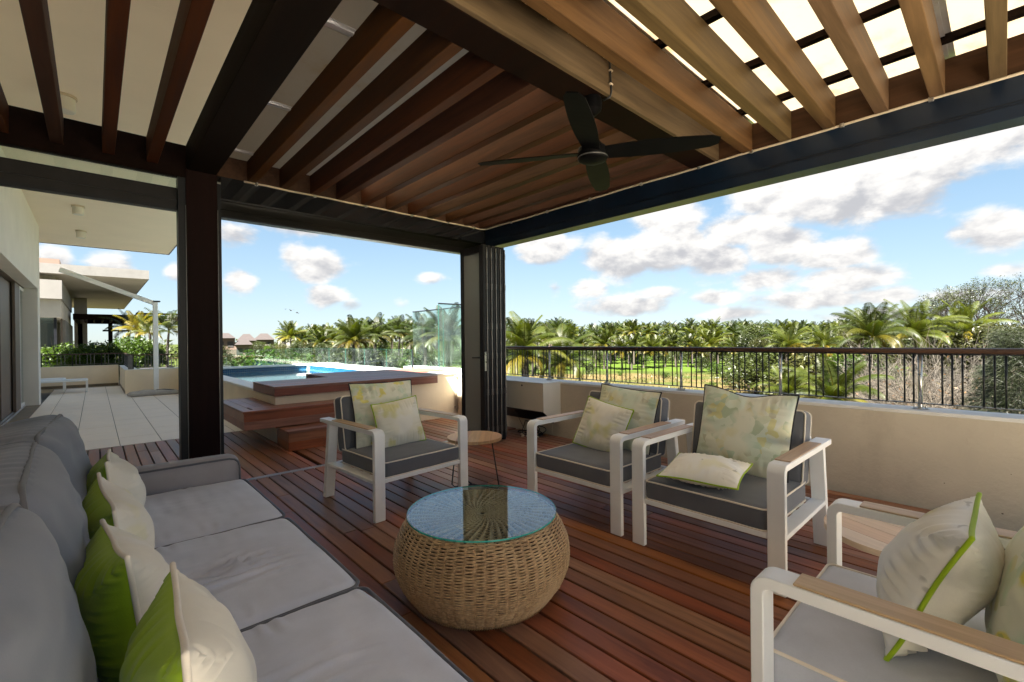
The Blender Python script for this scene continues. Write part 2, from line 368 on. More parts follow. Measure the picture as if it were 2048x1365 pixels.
glass('glass_fence', (0.84, 0.93, 0.905), 1.0, 1.5, 0.035)
glass('glass_table', (0.90, 0.965, 0.955), 1.0, 1.46)
glass('glass_tint', (0.58, 0.70, 0.70), 1.0, 1.7)
glass('glass_edge_m', (0.2, 0.75, 0.6))
m, t, out = new_mat('glass_edge'); principled(t, out, (0.06, 0.42, 0.33), 0.15, 0, 0.6)
m, t, out = new_mat('fence_edge'); principled(t, out, (0.02, 0.085, 0.07), 0.2, 0, 0.5)

for nm_, k_ in (('roof_sheet', 0.72), ('roof_sheet_clearer', 0.80)):  # second copy passes more light, to brighten the far roof slits
    m, t, out = new_mat(nm_)
    v = ocoord(t, rand=False)
    st = t.smooth(t.noise(t.vmath('MULTIPLY', v, (1, 1.4, 1)), 2.6, 6, 0.7), 0.5, 0.8)
    col = t.mix(st, (0.495, 0.445, 0.365), (0.43, 0.33, 0.205))
    tr = t.add('ShaderNodeBsdfTranslucent'); t.put(tr.inputs[0], col)
    df = t.add('ShaderNodeBsdfDiffuse'); t.put(df.inputs[0], t.mix(1.0, col, (1.2, 1.2, 1.2), 'MULTIPLY'))
    ms = t.add('ShaderNodeMixShader'); t.put(ms.inputs[0], k_); t.put(ms.inputs[1], df.outputs[0]); t.put(ms.inputs[2], tr.outputs[0]); t.put(out.inputs[0], ms.outputs[0])

m, t, out = new_mat('water')
v = ocoord(t, rand=False)
h = t.noise(v, 5.0, 3, 0.5, 0.4)
p = principled(t, out, (0.07, 0.17, 0.21), 0.03, 0, 0.6, bump=h, bstr=0.10, bdist=0.02)

m, t, out = new_mat('wicker')
v = ocoord(t, rand=False)
n = t.noise(v, 60, 3, 0.6)
col = t.ramp(n, [(0.3, (0.34, 0.205, 0.095)), (0.7, (0.66, 0.445, 0.235))])
col = t.mix(t.smooth(t.noise(v, 8, 3, .5), .4, .7), col, (0.60, 0.415, 0.225))
principled(t, out, col, 0.42, 0, 0.45)

m, t, out = new_mat('lawn')
v = ocoord(t, rand=False)
a = t.noise(v, 0.05, 5, 0.6); b = t.noise(v, 0.9, 5, 0.65); c_ = t.noise(v, 0.012, 3, 0.5)
green = t.ramp(b, [(0.3, (0.0179, 0.0275, 0.0041)), (0.7, (0.0420, 0.0539, 0.0096))])
dry = t.ramp(b, [(0.3, (0.0479, 0.0348, 0.0120)), (0.7, (0.1018, 0.0748, 0.0312))])
dist = t.vmath('LENGTH', v)
zone = t.math('MULTIPLY', t.smooth(t.math('ADD', dist, t.math('MULTIPLY', t.math('SUBTRACT', a, .5), 40)), 30, 44), t.math('SUBTRACT', 1.0, t.smooth(t.math('ADD', dist, t.math('MULTIPLY', t.math('SUBTRACT', a, .5), 26)), 88, 94)))
dryf = t.math('MULTIPLY', zone, t.smooth(t.noise(v, 0.11, 4, .6), 0.36, 0.56))
fair = t.mix(t.smooth(b, .2, .8), (0.0300, 0.0527, 0.0048), (0.0479, 0.0748, 0.0085))
sxy = t.add('ShaderNodeSeparateXYZ'); t.put(sxy.inputs[0], v)
brg = t.math('ADD', t.math('ARCTAN2', sxy.outputs[0], sxy.outputs[1]), t.math('MULTIPLY', t.math('SUBTRACT', a, .5), 0.25))
wedge = t.math('MULTIPLY', t.smooth(brg, 0.80, 0.86), t.math('SUBTRACT', 1.0, t.smooth(brg, 1.14, 1.22)))
isf = t.math('MULTIPLY', wedge, t.math('MULTIPLY', t.smooth(dist, 96, 100), t.math('SUBTRACT', 1.0, t.smooth(dist, 165, 190))))
col = t.mix(dryf, green, dry)
col = t.mix(isf, col, fair)
principled(t, out, col, 0.95, 0, 0.1, bump=b, bstr=0.5, bdist=0.15)
# ------------------------------------------------------------------ mesh helpers
class G:
    """collects faces, then links them as ONE mesh object"""
    def __init__(s): s.v = []; s.f = []; s.age = []
    def add(s, vs, fs):
        o = len(s.v); s.v.extend(tuple(p) for p in vs); s.f.extend([tuple(i + o for i in f) for f in fs]); return s
    def box(s, x0, x1, y0, y1, z0, z1, b=0.0):
        if b <= 0:
            return s.add([(x0, y0, z0), (x1, y0, z0), (x1, y1, z0), (x0, y1, z0), (x0, y0, z1), (x1, y0, z1), (x1, y1, z1), (x0, y1, z1)],
                         [(0, 3, 2, 1), (4, 5, 6, 7), (0, 1, 5, 4), (1, 2, 6, 5), (2, 3, 7, 6), (3, 0, 4, 7)])
        vs = []; ix = {}
        X = (x0, x1); Y = (y0, y1); Z = (z0, z1); sg = (1, -1)
        for i in range(2):
            for j in range(2):
                for k in range(2):
                    for a in range(3):
                        p = [X[i] + sg[i] * b, Y[j] + sg[j] * b, Z[k] + sg[k] * b]
                        p[a] = (X[i], Y[j], Z[k])[a]
                        ix[(i, j, k, a)] = len(vs); vs.append(tuple(p))
        fs = []
        for a in range(3):
            for e in range(2):
                q = []
                for (m_, n_) in ((0, 0), (1, 0), (1, 1), (0, 1)):
                    c = [0, 0, 0]; c[a] = e; c[(a + 1) % 3] = m_; c[(a + 2) % 3] = n_
                    q.append(ix[(*c, a)])
                fs.append(tuple(q if e else q[::-1]))
        for a in range(3):
            b1, b2 = (a + 1) % 3, (a + 2) % 3
            for m_ in range(2):
                for n_ in range(2):
                    c0 = [0, 0, 0]; c0[b1] = m_; c0[b2] = n_; c1 = list(c0); c1[a] = 1
                    q = (ix[(*c0, b1)], ix[(*c1, b1)], ix[(*c1, b2)], ix[(*c0, b2)])
                    fs.append(q if (m_ + n_) % 2 else q[::-1])
        for i in range(2):
            for j in range(2):
                for k in range(2):
                    q = (ix[(i, j, k, 0)], ix[(i, j, k, 1)], ix[(i, j, k, 2)])
                    fs.append(q if (i + j + k) % 2 else q[::-1])
        return s.add(vs, fs)
    def tube(s, pts, r, n=8, closed=False, cap=True, radii=None):
        pts = [Vector(p) for p in pts]; m = len(pts); vs = []; fs = []
        up = None
        for i, p in enumerate(pts):
            a = pts[(i - 1) % m] if (closed or i > 0) else p
            b = pts[(i + 1) % m] if (closed or i < m - 1) else p
            d = (b - a)
            if d.length < 1e-9: d = Vector((0, 0, 1))
            d.normalize()
            if up is None:
                up = Vector((0, 0, 1)) if abs(d.z) < 0.9 else Vector((1, 0, 0))
            x = d.cross(up)
            if x.length < 1e-6: x = d.orthogonal()
            x.normalize(); y = x.cross(d); y.normalize(); up = y
            rr = radii[i] if radii else r
            for k in range(n):
                t_ = 2 * PI * k / n
                vs.append(p + x * (rr * math.cos(t_)) + y * (rr * math.sin(t_)))
        for i in range(m if closed else m - 1):
            j = (i + 1) % m
            for k in range(n):
                l = (k + 1) % n
                fs.append((i * n + k, i * n + l, j * n + l, j * n + k))
        if cap and not closed:
            fs.append(tuple(range(n - 1, -1, -1))); fs.append(tuple((m - 1) * n + k for k in range(n)))
        return s.add(vs, fs)
    def lathe(s, prof, c=(0, 0, 0), n=32, cap=True):
        vs = []; fs = []; m = len(prof)
        for (r_, z_) in prof:
            for k in range(n):
                t_ = 2 * PI * k / n; vs.append((c[0] + r_ * math.cos(t_), c[1] + r_ * math.sin(t_), c[2] + z_))
        for i in range(m - 1):
            for k in range(n):
                l = (k + 1) % n; fs.append((i * n + k, i * n + l, (i + 1) * n + l, (i + 1) * n + k))
        if cap:
            fs.append(tuple(range(n - 1, -1, -1))); fs.append(tuple((m - 1) * n + k for k in range(n)))
        return s.add(vs, fs)
    def prism(s, poly, axis, a, b):
        """polygon in the two other axes, extruded along axis from a to b"""
        m = len(poly); vs = []
        for h in (a, b):
            for (p, q) in poly:
                vs.append((h, p, q) if axis == 0 else ((p, h, q) if axis == 1 else (p, q, h)))
        fs = [tuple(range(m - 1, -1, -1)), tuple(range(m, 2 * m))]
        for i in range(m):
            j = (i + 1) % m; fs.append((i, j, m + j, m + i))
        return s.add(vs, fs)
    def mesh(s, name):
        me = bpy.data.meshes.new(name); me.from_pydata(s.v, [], s.f); me.validate(); me.update()
        if s.age and len(s.age) == len(s.v):
            at = me.attributes.new('age', 'FLOAT', 'POINT'); at.data.foreach_set('value', s.age)
        return me
    def obj(s, name, mat_, parent=None, smooth=False, flip=True):
        me = s.mesh(name)
        if flip:
            bm = bmesh.new(); bm.from_mesh(me); bmesh.ops.recalc_face_normals(bm, faces=bm.faces); bm.to_mesh(me); bm.free()
        if smooth:
            me.polygons.foreach_set('use_smooth', [True] * len(me.polygons))
            if isinstance(smooth, float): 
                try: me.set_sharp_from_angle(angle=smooth)
                except Exception: pass
        return link(name, me, mat_, parent)
def link(name, me, mat_, parent=None):
    if mat_ is not None and not me.materials: me.materials.append(MAT[mat_])
    o = bpy.data.objects.new(name, me); COL.objects.link(o)
    attach(o, parent)
    return o
def attach(o, parent):
    if parent is not None:
        o.parent = parent
        if parent.type == 'EMPTY' and parent.get('_w'):
            o.matrix_parent_inverse = Matrix.Translation(-parent.location)
def tag(o, label=None, cat=None, group=None, kind=None):
    if label: o['label'] = label
    if cat: o['category'] = cat
    if group: o['group'] = group
    if kind: o['kind'] = kind
    return o
WORLD_EMPTIES = []
def thing(name, label, cat, loc=(0, 0, 0), group=None, world=False, kind=None):
    o = bpy.data.objects.new(name, None); COL.objects.link(o); o.empty_display_size = 0.2
    o.location = loc; tag(o, label, cat, group, kind)
    if world: o['_w'] = 1; WORLD_EMPTIES.append(o)
    return o
def copy_tree(o, parent=None):
    c = o.copy(); COL.objects.link(c)
    if parent is not None: c.parent = parent
    for ch in list(o.children): copy_tree(ch, c)
    return c
def B(name, mat_, parent, x0, x1, y0, y1, z0, z1, b=0.0):
    return G().box(x0, x1, y0, y1, z0, z1, b).obj(name, mat_, parent, flip=False)

# ------------------------------------------------------------------ ground and terrace
GZ = -5.5
g = G(); N = 64
ring = [12, 40, 80, 140, 260, 600, 1500, 4000]
vs = [(0, 0, GZ)]; fs = []
for i, r_ in enumerate(ring):
    for k in range(N):
        a_ = 2 * PI * k / N
        hz = 0.0 if r_ < 300 else -0.0
        vs.append((r_ * math.sin(a_), r_ * math.cos(a_), GZ + hz))
for k in range(N): fs.append((0, 1 + (k + 1) % N, 1 + k))
for i in range(len(ring) - 1):
    for k in range(N):
        a_ = 1 + i * N + k; b_ = 1 + i * N + (k + 1) % N
        fs.append((a_, b_, b_ + N, a_ + N))
tag(g.add(vs, fs).obj('ground', 'lawn', None), kind='structure')
tag(B('terrace_base', 'concrete', None, -4.5, 4.62, -9, 5.9, GZ + .005, -0.10), kind='structure')
tag(B('terrace_base', 'concrete', None, -4.5, 5.3, 5.9, 19.2, GZ + .005, -0.104), kind='structure')

# deck of narrow boards: courses run along Y, boards of uneven length
deck = thing('terrace_deck', None, None, (2, 3, 0), world=True, kind='structure')
B('under_layer', 'under_deck', deck, -0.85, 4.43, -1.2, 7.37, -0.098, -0.045)
drnd = random.Random(21)
P_ = 0.104
def courses(x_lo, x_hi, y_lo, y_hi, lens):
    i = math.ceil((x_lo - 1.074) / P_)
    while True:
        xa = 1.074 + i * P_ + 0.005; xb = xa + P_ - 0.011
        if xa > x_hi - .03: break
        xb = min(xb, x_hi)
        y_ = y_lo; 
        while y_ < y_hi - 0.02:
            L = drnd.uniform(*lens)
            ye = min(y_ + L, y_hi)
            if y_hi - ye < 0.5: ye = y_hi
            dz = drnd.uniform(-0.0015, 0.0015)
            B('deck_board', 'deck_wood', deck, xa, xb, y_ + 0.0015, ye - 0.0015, -0.026 + dz, dz, 0.003)
            y_ = ye
        i += 1
courses(0.30, 4.425, 0.1, 4.655, (1.5, 3.2))
courses(-0.40, 1.655, 4.715, 7.36, (1.3, 2.6))
courses(1.655, 4.40, 4.715, 6.19, (1.4, 2.6))
courses(-0.40, 0.30, 3.1, 4.655, (1.5, 1.6))
# floor track of the folding doors
tr_ = thing('door_track', 'thin pale metal floor track of the folding doors set in the deck', 'door track', (2, 4.68, 0), world=True)
for yy in (4.661, 4.684, 4.703):
    B('rail', 'flash_metal', tr_, -0.85, 3.79, yy, yy + 0.007, -0.03, 0.0035)
B('channel', 'alu_dark', tr_, -0.85, 3.79, 4.657, 4.713, -0.04, -0.012)

tag(B('bounce_terrace', 'bounce_paving', None, -4.5, 4.425, -9.0, -1.21, -0.098, 0.0), kind='structure')  # unseen sunlit terrace, added behind the camera to bounce light into the seating
# pale paving of the open terrace
pave = thing('terrace_paving', None, None, (0, 12, 0), world=True, kind='structure')
B('grout_bed', 'grout', pave, -0.85, 1.66, 7.37, 18.3, -0.10, -0.006)
xs = [-0.84 + 0.0, -0.595, -0.187, 0.221, 0.629, 1.037, 1.445, 1.655]
yrow = [7.372 + 0.62 * i for i in range(18)]
for i in range(len(xs) - 1):
    off = 0.0 if i % 2 else -0.0
    for j in range(len(yrow) - 1):
        ya, yb = yrow[j] + off, min(yrow[j + 1] + off, 18.29)
        if yb - ya < 0.05 or (xs[i] > 0.5 and ya > 14.9): continue
        B('paving_tile', 'paving', pave, xs[i] + 0.004, xs[i + 1] - 0.004, ya + 0.004, yb - 0.004, -0.03, 0.0 + drnd.uniform(-.0006, .0006), 0.002)

# ------------------------------------------------------------------ parapet wall with railing (right side)
par = thing('parapet_wall', 'low beige rendered parapet wall behind the armchairs, topped by the railing', 'wall', (4.55, 2, 0), world=True)
B('wall_body', 'parapet_paint', par, 4.432, 4.69, -9.0, 6.19, -0.12, 0.672)
B('coping', 'coping_paint', par, 4.430, 4.692, -9.0, 6.19, 0.672, 0.700, 0.004)
B('skirt_joint', 'parapet_paint', par, 4.4275, 4.4315, 4.05, 4.07, 0.0, 0.30)
# three faint chips in the render
for (yy, zz, s_) in ((0.30, 0.20, .004), (-0.02, 0.33, .003), (0.02, 0.06, .006)):
    gg = G(); gg.lathe([(s_, 0), (s_ * .8, .0015)], (0, 0, 0), 7)
    o = gg.obj('chip', 'stone_strip', par); o.matrix_parent_inverse = Matrix.Translation(-par.location) @ Matrix.Translation((4.4315, yy, zz)) @ Matrix.Rotation(-PI / 2, 4, 'Y')

XB = 4.56
rail = thing('railing', 'long dark steel railing with wooden handrail on the beige parapet wall', 'railing', (XB, 2, 0.7), world=True)
gg = G(); hp = []
for k in range(16):
    a_ = 2 * PI * k / 16
    hp.append((XB + 0.038 * math.copysign(abs(math.cos(a_)) ** .7, math.cos(a_)), 1.136 + 0.021 * math.copysign(abs(math.sin(a_)) ** .7, math.sin(a_))))
gg.prism(hp, 1, -3.0, 6.1).obj('handrail', 'handrail_wood', rail, smooth=0.8)
B('flat_bar', 'dark_metal', rail, XB - .02, XB + .02, -3.0, 6.1, 1.106, 1.1155)
B('bottom_bar', 'steel_dark', rail, XB - .012, XB + .012, -3.0, 6.1, 0.738, 0.746)
posts = [4.209 - 0.9435 * i for i in range(-1, 8)]
bal = G().lathe([(0.0062, 0.7465), (0.0062, 1.1055)], (0, 0, 0), 8).mesh('baluster')
bal.polygons.foreach_set('use_smooth', [len(p.vertices) == 4 for p in bal.polygons])
pst = G().lathe([(0.0135, 0.712), (0.0135, 1.1055)], (0, 0, 0), 12).mesh('post'); pst.polygons.foreach_set('use_smooth', [len(p.vertices) == 4 for p in pst.polygons])
bpl = G().lathe([(0.05, 0.7005), (0.052, 0.7035), (0.05, 0.709), (0.018, 0.7125), (0.018, 0.735)], (0, 0, 0), 24).mesh('base_plate')
blt = G().lathe([(0.010, 0.7095), (0.010, 0.715), (0.0065, 0.7155), (0.0065, 0.724), (0.003, 0.728)], (0, 0, 0), 8).mesh('bolt')
bal.materials.append(MAT['dark_metal'])
for me in (bpl, blt, pst): me.materials.append(MAT['steel'])
for y_ in posts:
    o = link('post', pst, None, rail); o.location = (XB, y_, 0)
    o2 = link('base_plate', bpl, None, o)
    for dy in (-.032, .032):
        o3 = link('bolt', blt, None, o); o3.location = (0, dy, 0)
y_ = 4.209 + 0.0527 * 20; k = 0
slots = []
i = -20
pat_y = 4.209
n_s = 0
seqY = []
yy = 4.209
# rhythm measured on the railing: three bars 53 mm apart, then a gap of 105 mm; posts take a bar's place
yy = 4.953 + 0.210 * 4
c3 = 0
while yy > -2.9:
    for d_ in (0, 0.0527, 0.1054):
        yb_ = yy - d_
        if all(abs(yb_ - p_) > 0.03 for p_ in posts): seqY.append(yb_)
    yy -= 0.2107
for yb_ in seqY:
    o = link('baluster', bal, None, rail); o.location = (XB, yb_, 0)

# wall cabinet with sloping underside, and the cables under it
cab = thing('wall_cabinet', 'cream box cabinet with sloping underside fixed to the parapet wall beside the folded doors', 'cabinet', (4.25, 4.3, 0.3), world=True)
gg = G(); gg.prism([(4.105, 0.345), (4.105, 0.697), (4.4285, 0.697), (4.4285, 0.19), (4.30, 0.19)], 1, 3.90, 4.9).obj('cabinet_body', 'cabinet_paint', cab)
B('lid', 'coping_paint', cab, 4.098, 4.4285, 3.895, 4.9, 0.6985, 0.7065, 0.002)
gg = G().prism([(4.104, 0.338), (4.300, 0.181), (4.300, 0.189), (4.1045, 0.3445)], 1, 3.903, 4.897).obj('dark_underside', 'dark_metal', cab)
gg = G().lathe([(0.012, 0), (0.012, 0.004), (0.006, 0.006)], (0, 0, 0), 12); o = gg.obj('keyhole', 'rubber', cab)
o.matrix_parent_inverse = Matrix.Translation(-cab.location) @ Matrix.Translation((4.1045, 4.28, 0.655)) @ Matrix.Rotation(-PI / 2, 4, 'Y')
cb = random.Random(4)
cbt = thing('cable_tangle', 'tangle of black cables lying on the deck under the wall cabinet', 'cables', (4.2, 4.2, 0), world=True)
for i in range(6):
    c_ = Vector((4.20 + cb.uniform(-.05, .08), 4.24 + cb.uniform(-.16, .16), 0)); rx = cb.uniform(.07, .15); rz = cb.uniform(.05, .12)
    pts = []
    for k in range(26):
        a_ = 2 * PI * k / 25 * 1.1 + i
        pts.append((c_.x + 0.05 * math.sin(2 * a_ + i), c_.y + rx * math.cos(a_), 0.012 + rz * (1 + math.sin(a_)) * (0.9 if i < 3 else 0.15)))
    G().tube(pts, 0.006, 6).obj('cable', 'rubber', cbt, smooth=True)
for (x_, y_, a_) in ((4.02, 4.20, .4), (4.05, 4.12, 1.1), (4.14, 4.02, 2.0), (4.1, 4.3, .2)):
    gg = G().tube([(x_, y_, .014), (x_ + .05 * math.cos(a_), y_ + .05 * math.sin(a_), .016), (x_ + .07 * math.cos(a_), y_ + .07 * math.sin(a_), .016)], .01, 8, radii=[.012, .012, .006]); gg.obj('plug', 'cream_cable', cbt, smooth=0.6)
G().tube([(4.13, 4.45, .33), (4.16, 4.36, .15), (4.2, 4.3, .012)], .003, 5).obj('cable', 'rubber', cbt, smooth=True)

# ------------------------------------------------------------------ pergola
per = thing('pergola', 'large dark timber pergola with translucent roof sheets over the seating', 'pergola', (0.68, 4.68, 0), world=True)
# corner post between the two bays
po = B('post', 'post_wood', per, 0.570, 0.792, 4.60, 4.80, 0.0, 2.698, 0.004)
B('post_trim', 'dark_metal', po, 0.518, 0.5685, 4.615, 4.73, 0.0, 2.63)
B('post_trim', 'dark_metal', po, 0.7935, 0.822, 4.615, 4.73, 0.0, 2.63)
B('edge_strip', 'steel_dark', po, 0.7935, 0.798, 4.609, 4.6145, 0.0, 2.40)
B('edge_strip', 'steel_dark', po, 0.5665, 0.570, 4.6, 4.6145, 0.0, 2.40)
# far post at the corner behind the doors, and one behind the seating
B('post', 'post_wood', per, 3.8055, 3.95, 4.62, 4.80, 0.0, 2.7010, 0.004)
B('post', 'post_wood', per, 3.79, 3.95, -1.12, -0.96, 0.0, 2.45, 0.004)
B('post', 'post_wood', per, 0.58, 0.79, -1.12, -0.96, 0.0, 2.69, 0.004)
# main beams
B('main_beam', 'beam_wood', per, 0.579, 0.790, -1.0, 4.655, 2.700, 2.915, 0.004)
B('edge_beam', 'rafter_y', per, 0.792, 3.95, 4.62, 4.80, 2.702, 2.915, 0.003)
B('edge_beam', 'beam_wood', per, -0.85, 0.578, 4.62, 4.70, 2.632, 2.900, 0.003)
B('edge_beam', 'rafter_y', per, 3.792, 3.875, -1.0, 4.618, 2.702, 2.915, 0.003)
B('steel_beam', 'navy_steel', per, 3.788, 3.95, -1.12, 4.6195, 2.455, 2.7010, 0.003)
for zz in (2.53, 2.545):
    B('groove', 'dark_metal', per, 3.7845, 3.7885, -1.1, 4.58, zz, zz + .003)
B('cross_beam', 'beam_wood', per, 0.792, 3.790, 1.6115, 1.815, 2.698, 2.915, 0.003)  # darker material puts the shade of the beam's underside into its colour
B('lit_face_board', 'rafter_x', per, 0.792, 3.790, 1.585, 1.6105, 2.699, 2.914, 0.002)  # split off the same beam so its lit side stays tan
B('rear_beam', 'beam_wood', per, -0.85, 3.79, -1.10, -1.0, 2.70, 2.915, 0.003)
# rafters
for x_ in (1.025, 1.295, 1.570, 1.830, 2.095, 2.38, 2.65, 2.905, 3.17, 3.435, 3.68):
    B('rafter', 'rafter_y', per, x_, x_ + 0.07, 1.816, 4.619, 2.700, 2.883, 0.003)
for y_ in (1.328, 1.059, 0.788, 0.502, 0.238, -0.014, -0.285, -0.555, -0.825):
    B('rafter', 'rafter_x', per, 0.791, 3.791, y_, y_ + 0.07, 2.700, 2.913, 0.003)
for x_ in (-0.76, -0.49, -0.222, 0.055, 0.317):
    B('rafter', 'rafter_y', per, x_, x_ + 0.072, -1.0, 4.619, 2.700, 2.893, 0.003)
# battens across the rafters
for x_ in (1.20, 1.80, 2.40, 3.01, 3.58):
    B('batten', 'beam_wood', per, x_ - .022, x_ + .022, -1.0, 1.58, 2.9155, 2.955)
# translucent sheets and their metal joint covers
ys = [-1.15, -0.84, 0.235, 1.385, 1.70]
for i in range(len(ys) - 1):
    B('roof_sheet', 'roof_sheet', per, 0.66, 3.98, ys[i] + .0004, ys[i + 1] - .0004, 2.9600, 2.9680)
for y_ in ys[1:-1]:
    B('joint_cover', 'flash_metal', per, 0.80, 3.96, y_ - .038, y_ + .038, 2.9555, 2.9595)
    B('joint_cover', 'flash_metal', per, 0.80, 3.96, y_ - .012, y_ + .012, 2.9435, 2.955)
ys = [1.817, 2.33, 3.38, 4.40, 4.619]
for i in range(len(ys) - 1):
    B('roof_sheet', 'roof_sheet_clearer', per, 0.792, 3.790, ys[i] + .0004, ys[i + 1] - .0004, 2.8850, 2.8930)
for y_ in ys[1:-1]:
    B('joint_cover', 'flash_metal', per, 0.792, 1.024, y_ - .036, y_ + .036, 2.880, 2.8845)
    B('joint_cover', 'flash_metal', per, 0.792, 1.024, y_ - .014, y_ + .014, 2.872, 2.8795)
# door header on the far side, gloss fascia over it, and the left bay's frame
hd = thing('door_header', 'dark metal header frame over the folding door opening', 'door frame', (2.3, 4.68, 2.36), world=True)
B('header_bar', 'header_alu', hd, 0.823, 3.80, 4.700, 4.80, 2.365, 2.432, 0.003)
B('header_bar', 'header_alu', hd, 0.823, 3.80, 4.703, 4.80, 2.4325, 2.512, 0.003)
B('lip', 'dark_metal', hd, 0.823, 3.80, 4.6965, 4.6995, 2.365, 2.378)
fa = B('fascia', 'fascia_gloss', hd, 0.8225, 3.805, 4.622, 4.80, 2.5122, 2.7012)
wf = thing('window_frame', 'dark metal frame of the left bay beside the wooden post', 'window frame', (-0.1, 4.68, 0), world=True)
B('head_bar', 'alu_dark', wf, -0.85, 0.517, 4.66, 4.73, 2.358, 2.545, 0.003)
B('head_bar', 'dark_metal', wf, -0.85, 0.517, 4.6505, 4.6595, 2.358, 2.385)
B('transom_glass', 'glass_clear', wf, -0.85, 0.517, 4.675, 4.681, 2.5455, 2.6315)
B('sill_trim', 'dark_metal', wf, -0.85, 0.517, 4.6525, 4.6595, 2.44, 2.446)

# cream cable clipped along the beams
cc = thing('light_cable', 'thin cream cable clipped along the edge beams of the pergola', 'cable', (3.7, 4.6, 2.7), world=True)
pts = [(1.0 + i * (2.70 / 14), 4.612, 2.694 + 0.003 * math.sin(i * 2.1)) for i in range(15)]
pts += [(3.745, 4.605, 2.694), (3.772, 4.59, 2.695), (3.782, 4.56, 2.696)]
pts += [(3.782, 4.55 - i * 0.26, 2.696 + 0.003 * math.sin(i * 1.7)) for i in range(1, 26)]
G().tube(pts, 0.0085, 8).obj('cable', 'cream_cable', cc, smooth=True)
for (x_, y_) in [(1.1, 4.612), (1.62, 4.612), (2.15, 4.612), (2.7, 4.612), (3.2, 4.612), (3.6, 4.612)] + [(3.782, y) for y in (4.1, 3.5, 2.9, 2.3, 1.75, 1.33, 0.75, 0.30, -0.2)]:
    B('clip', 'steel', cc, x_ - .013, x_ + .013, y_ - .013, y_ + .013, 2.680, 2.707, .003)
# black cable stapled to the cross beam, dropping to the fan
bc = thing('fan_cable', 'black cable stapled along the cross beam and down to the fan', 'cable', (2.0, 1.57, 2.8), world=True)
pts = [(0.95, 1.577, 2.906)] + [(1.1 + .15 * i, 1.577, 2.905 + .002 * math.sin(i * 3)) for i in range(8)] + [(2.235, 1.577, 2.902), (2.262, 1.577, 2.88), (2.268, 1.577, 2.80), (2.275, 1.577, 2.72), (2.272, 1.585, 2.69), (2.25, 1.62, 2.675)]
G().tube(pts, 0.006, 8).obj('cable', 'rubber', bc, smooth=True)
for p_ in [(1.25 + .16 * i, 2.905) for i in range(7)]:
    B('clip', 'cream_cable', bc, p_[0] - .006, p_[0] + .006, 1.568, 1.584, p_[1] - .012, p_[1] + .012, .002)
for z_ in (2.84, 2.76):
    B('clip', 'cream_cable', bc, 2.256, 2.282, 1.568, 1.584, z_ - .005, z_ + .005, .002)

# ------------------------------------------------------------------ ceiling fan
FX, FY = 2.215, 1.675
fan = thing('ceiling_fan', 'black four-blade ceiling fan hanging from the pergola cross beam', 'ceiling fan', (FX, FY, 2.697))
G().lathe([(0.052, 0.0), (0.060, -0.03), (0.055, -0.075), (0.028, -0.10), (0.014, -0.105)], n=28).obj('canopy', 'fan_black', fan, smooth=0.7)
G().lathe([(0.012, -0.10), (0.012, -0.30)], n=14).obj('downrod', 'fan_black', fan, smooth=0.7)
G().lathe([(0.02, -0.245), (0.045, -0.262), (0.062, -0.285), (0.083, -0.300), (0.090, -0.315), (0.090, -0.352), (0.082, -0.372), (0.055, -0.384), (0.012, -0.389)], n=36).obj('motor', 'fan_black', fan, smooth=0.6)
G().lathe([(0.0905, -0.356), (0.092, -0.360), (0.0905, -0.364)], n=36, cap=False).obj('trim_ring', 'steel_dark', fan, smooth=True)
blade = G()
NS = 14
for side in (0, 1):
    pass
bv = []; bf = []
for i in range(NS + 1):
    u = i / NS; r_ = 0.075 + u * 0.635
    wd = 0.054 + 0.016 * math.sin(PI * min(1, u * 1.1)) 
    if u > 0.9: wd *= math.sqrt(max(0.04, 1 - ((u - 0.9) / 0.1) ** 2 * 0.75))
    tw = -R(15 - 4 * u)
    for (sx, dz) in ((-1, .003), (1, .003), (1, -.003), (-1, -.003)):
        y_ = sx * wd
        bv.append((r_, y_ * math.cos(tw), -0.330 + y_ * math.sin(tw) + dz))
for i in range(NS):
    for k in range(4):
        l = (k + 1) % 4; bf.append((i * 4 + k, i * 4 + l, (i + 1) * 4 + l, (i + 1) * 4 + k))
bf += [(3, 2, 1, 0), tuple(NS * 4 + k for k in range(4))]
bo = G().add(bv, bf).obj('blade', 'fan_black', fan)
for k, a_ in enumerate((31, 125, 210, 304)):
    o = bo if k == 0 else link('blade', bo.data, None, fan)
    o.rotation_euler.z = R(a_)

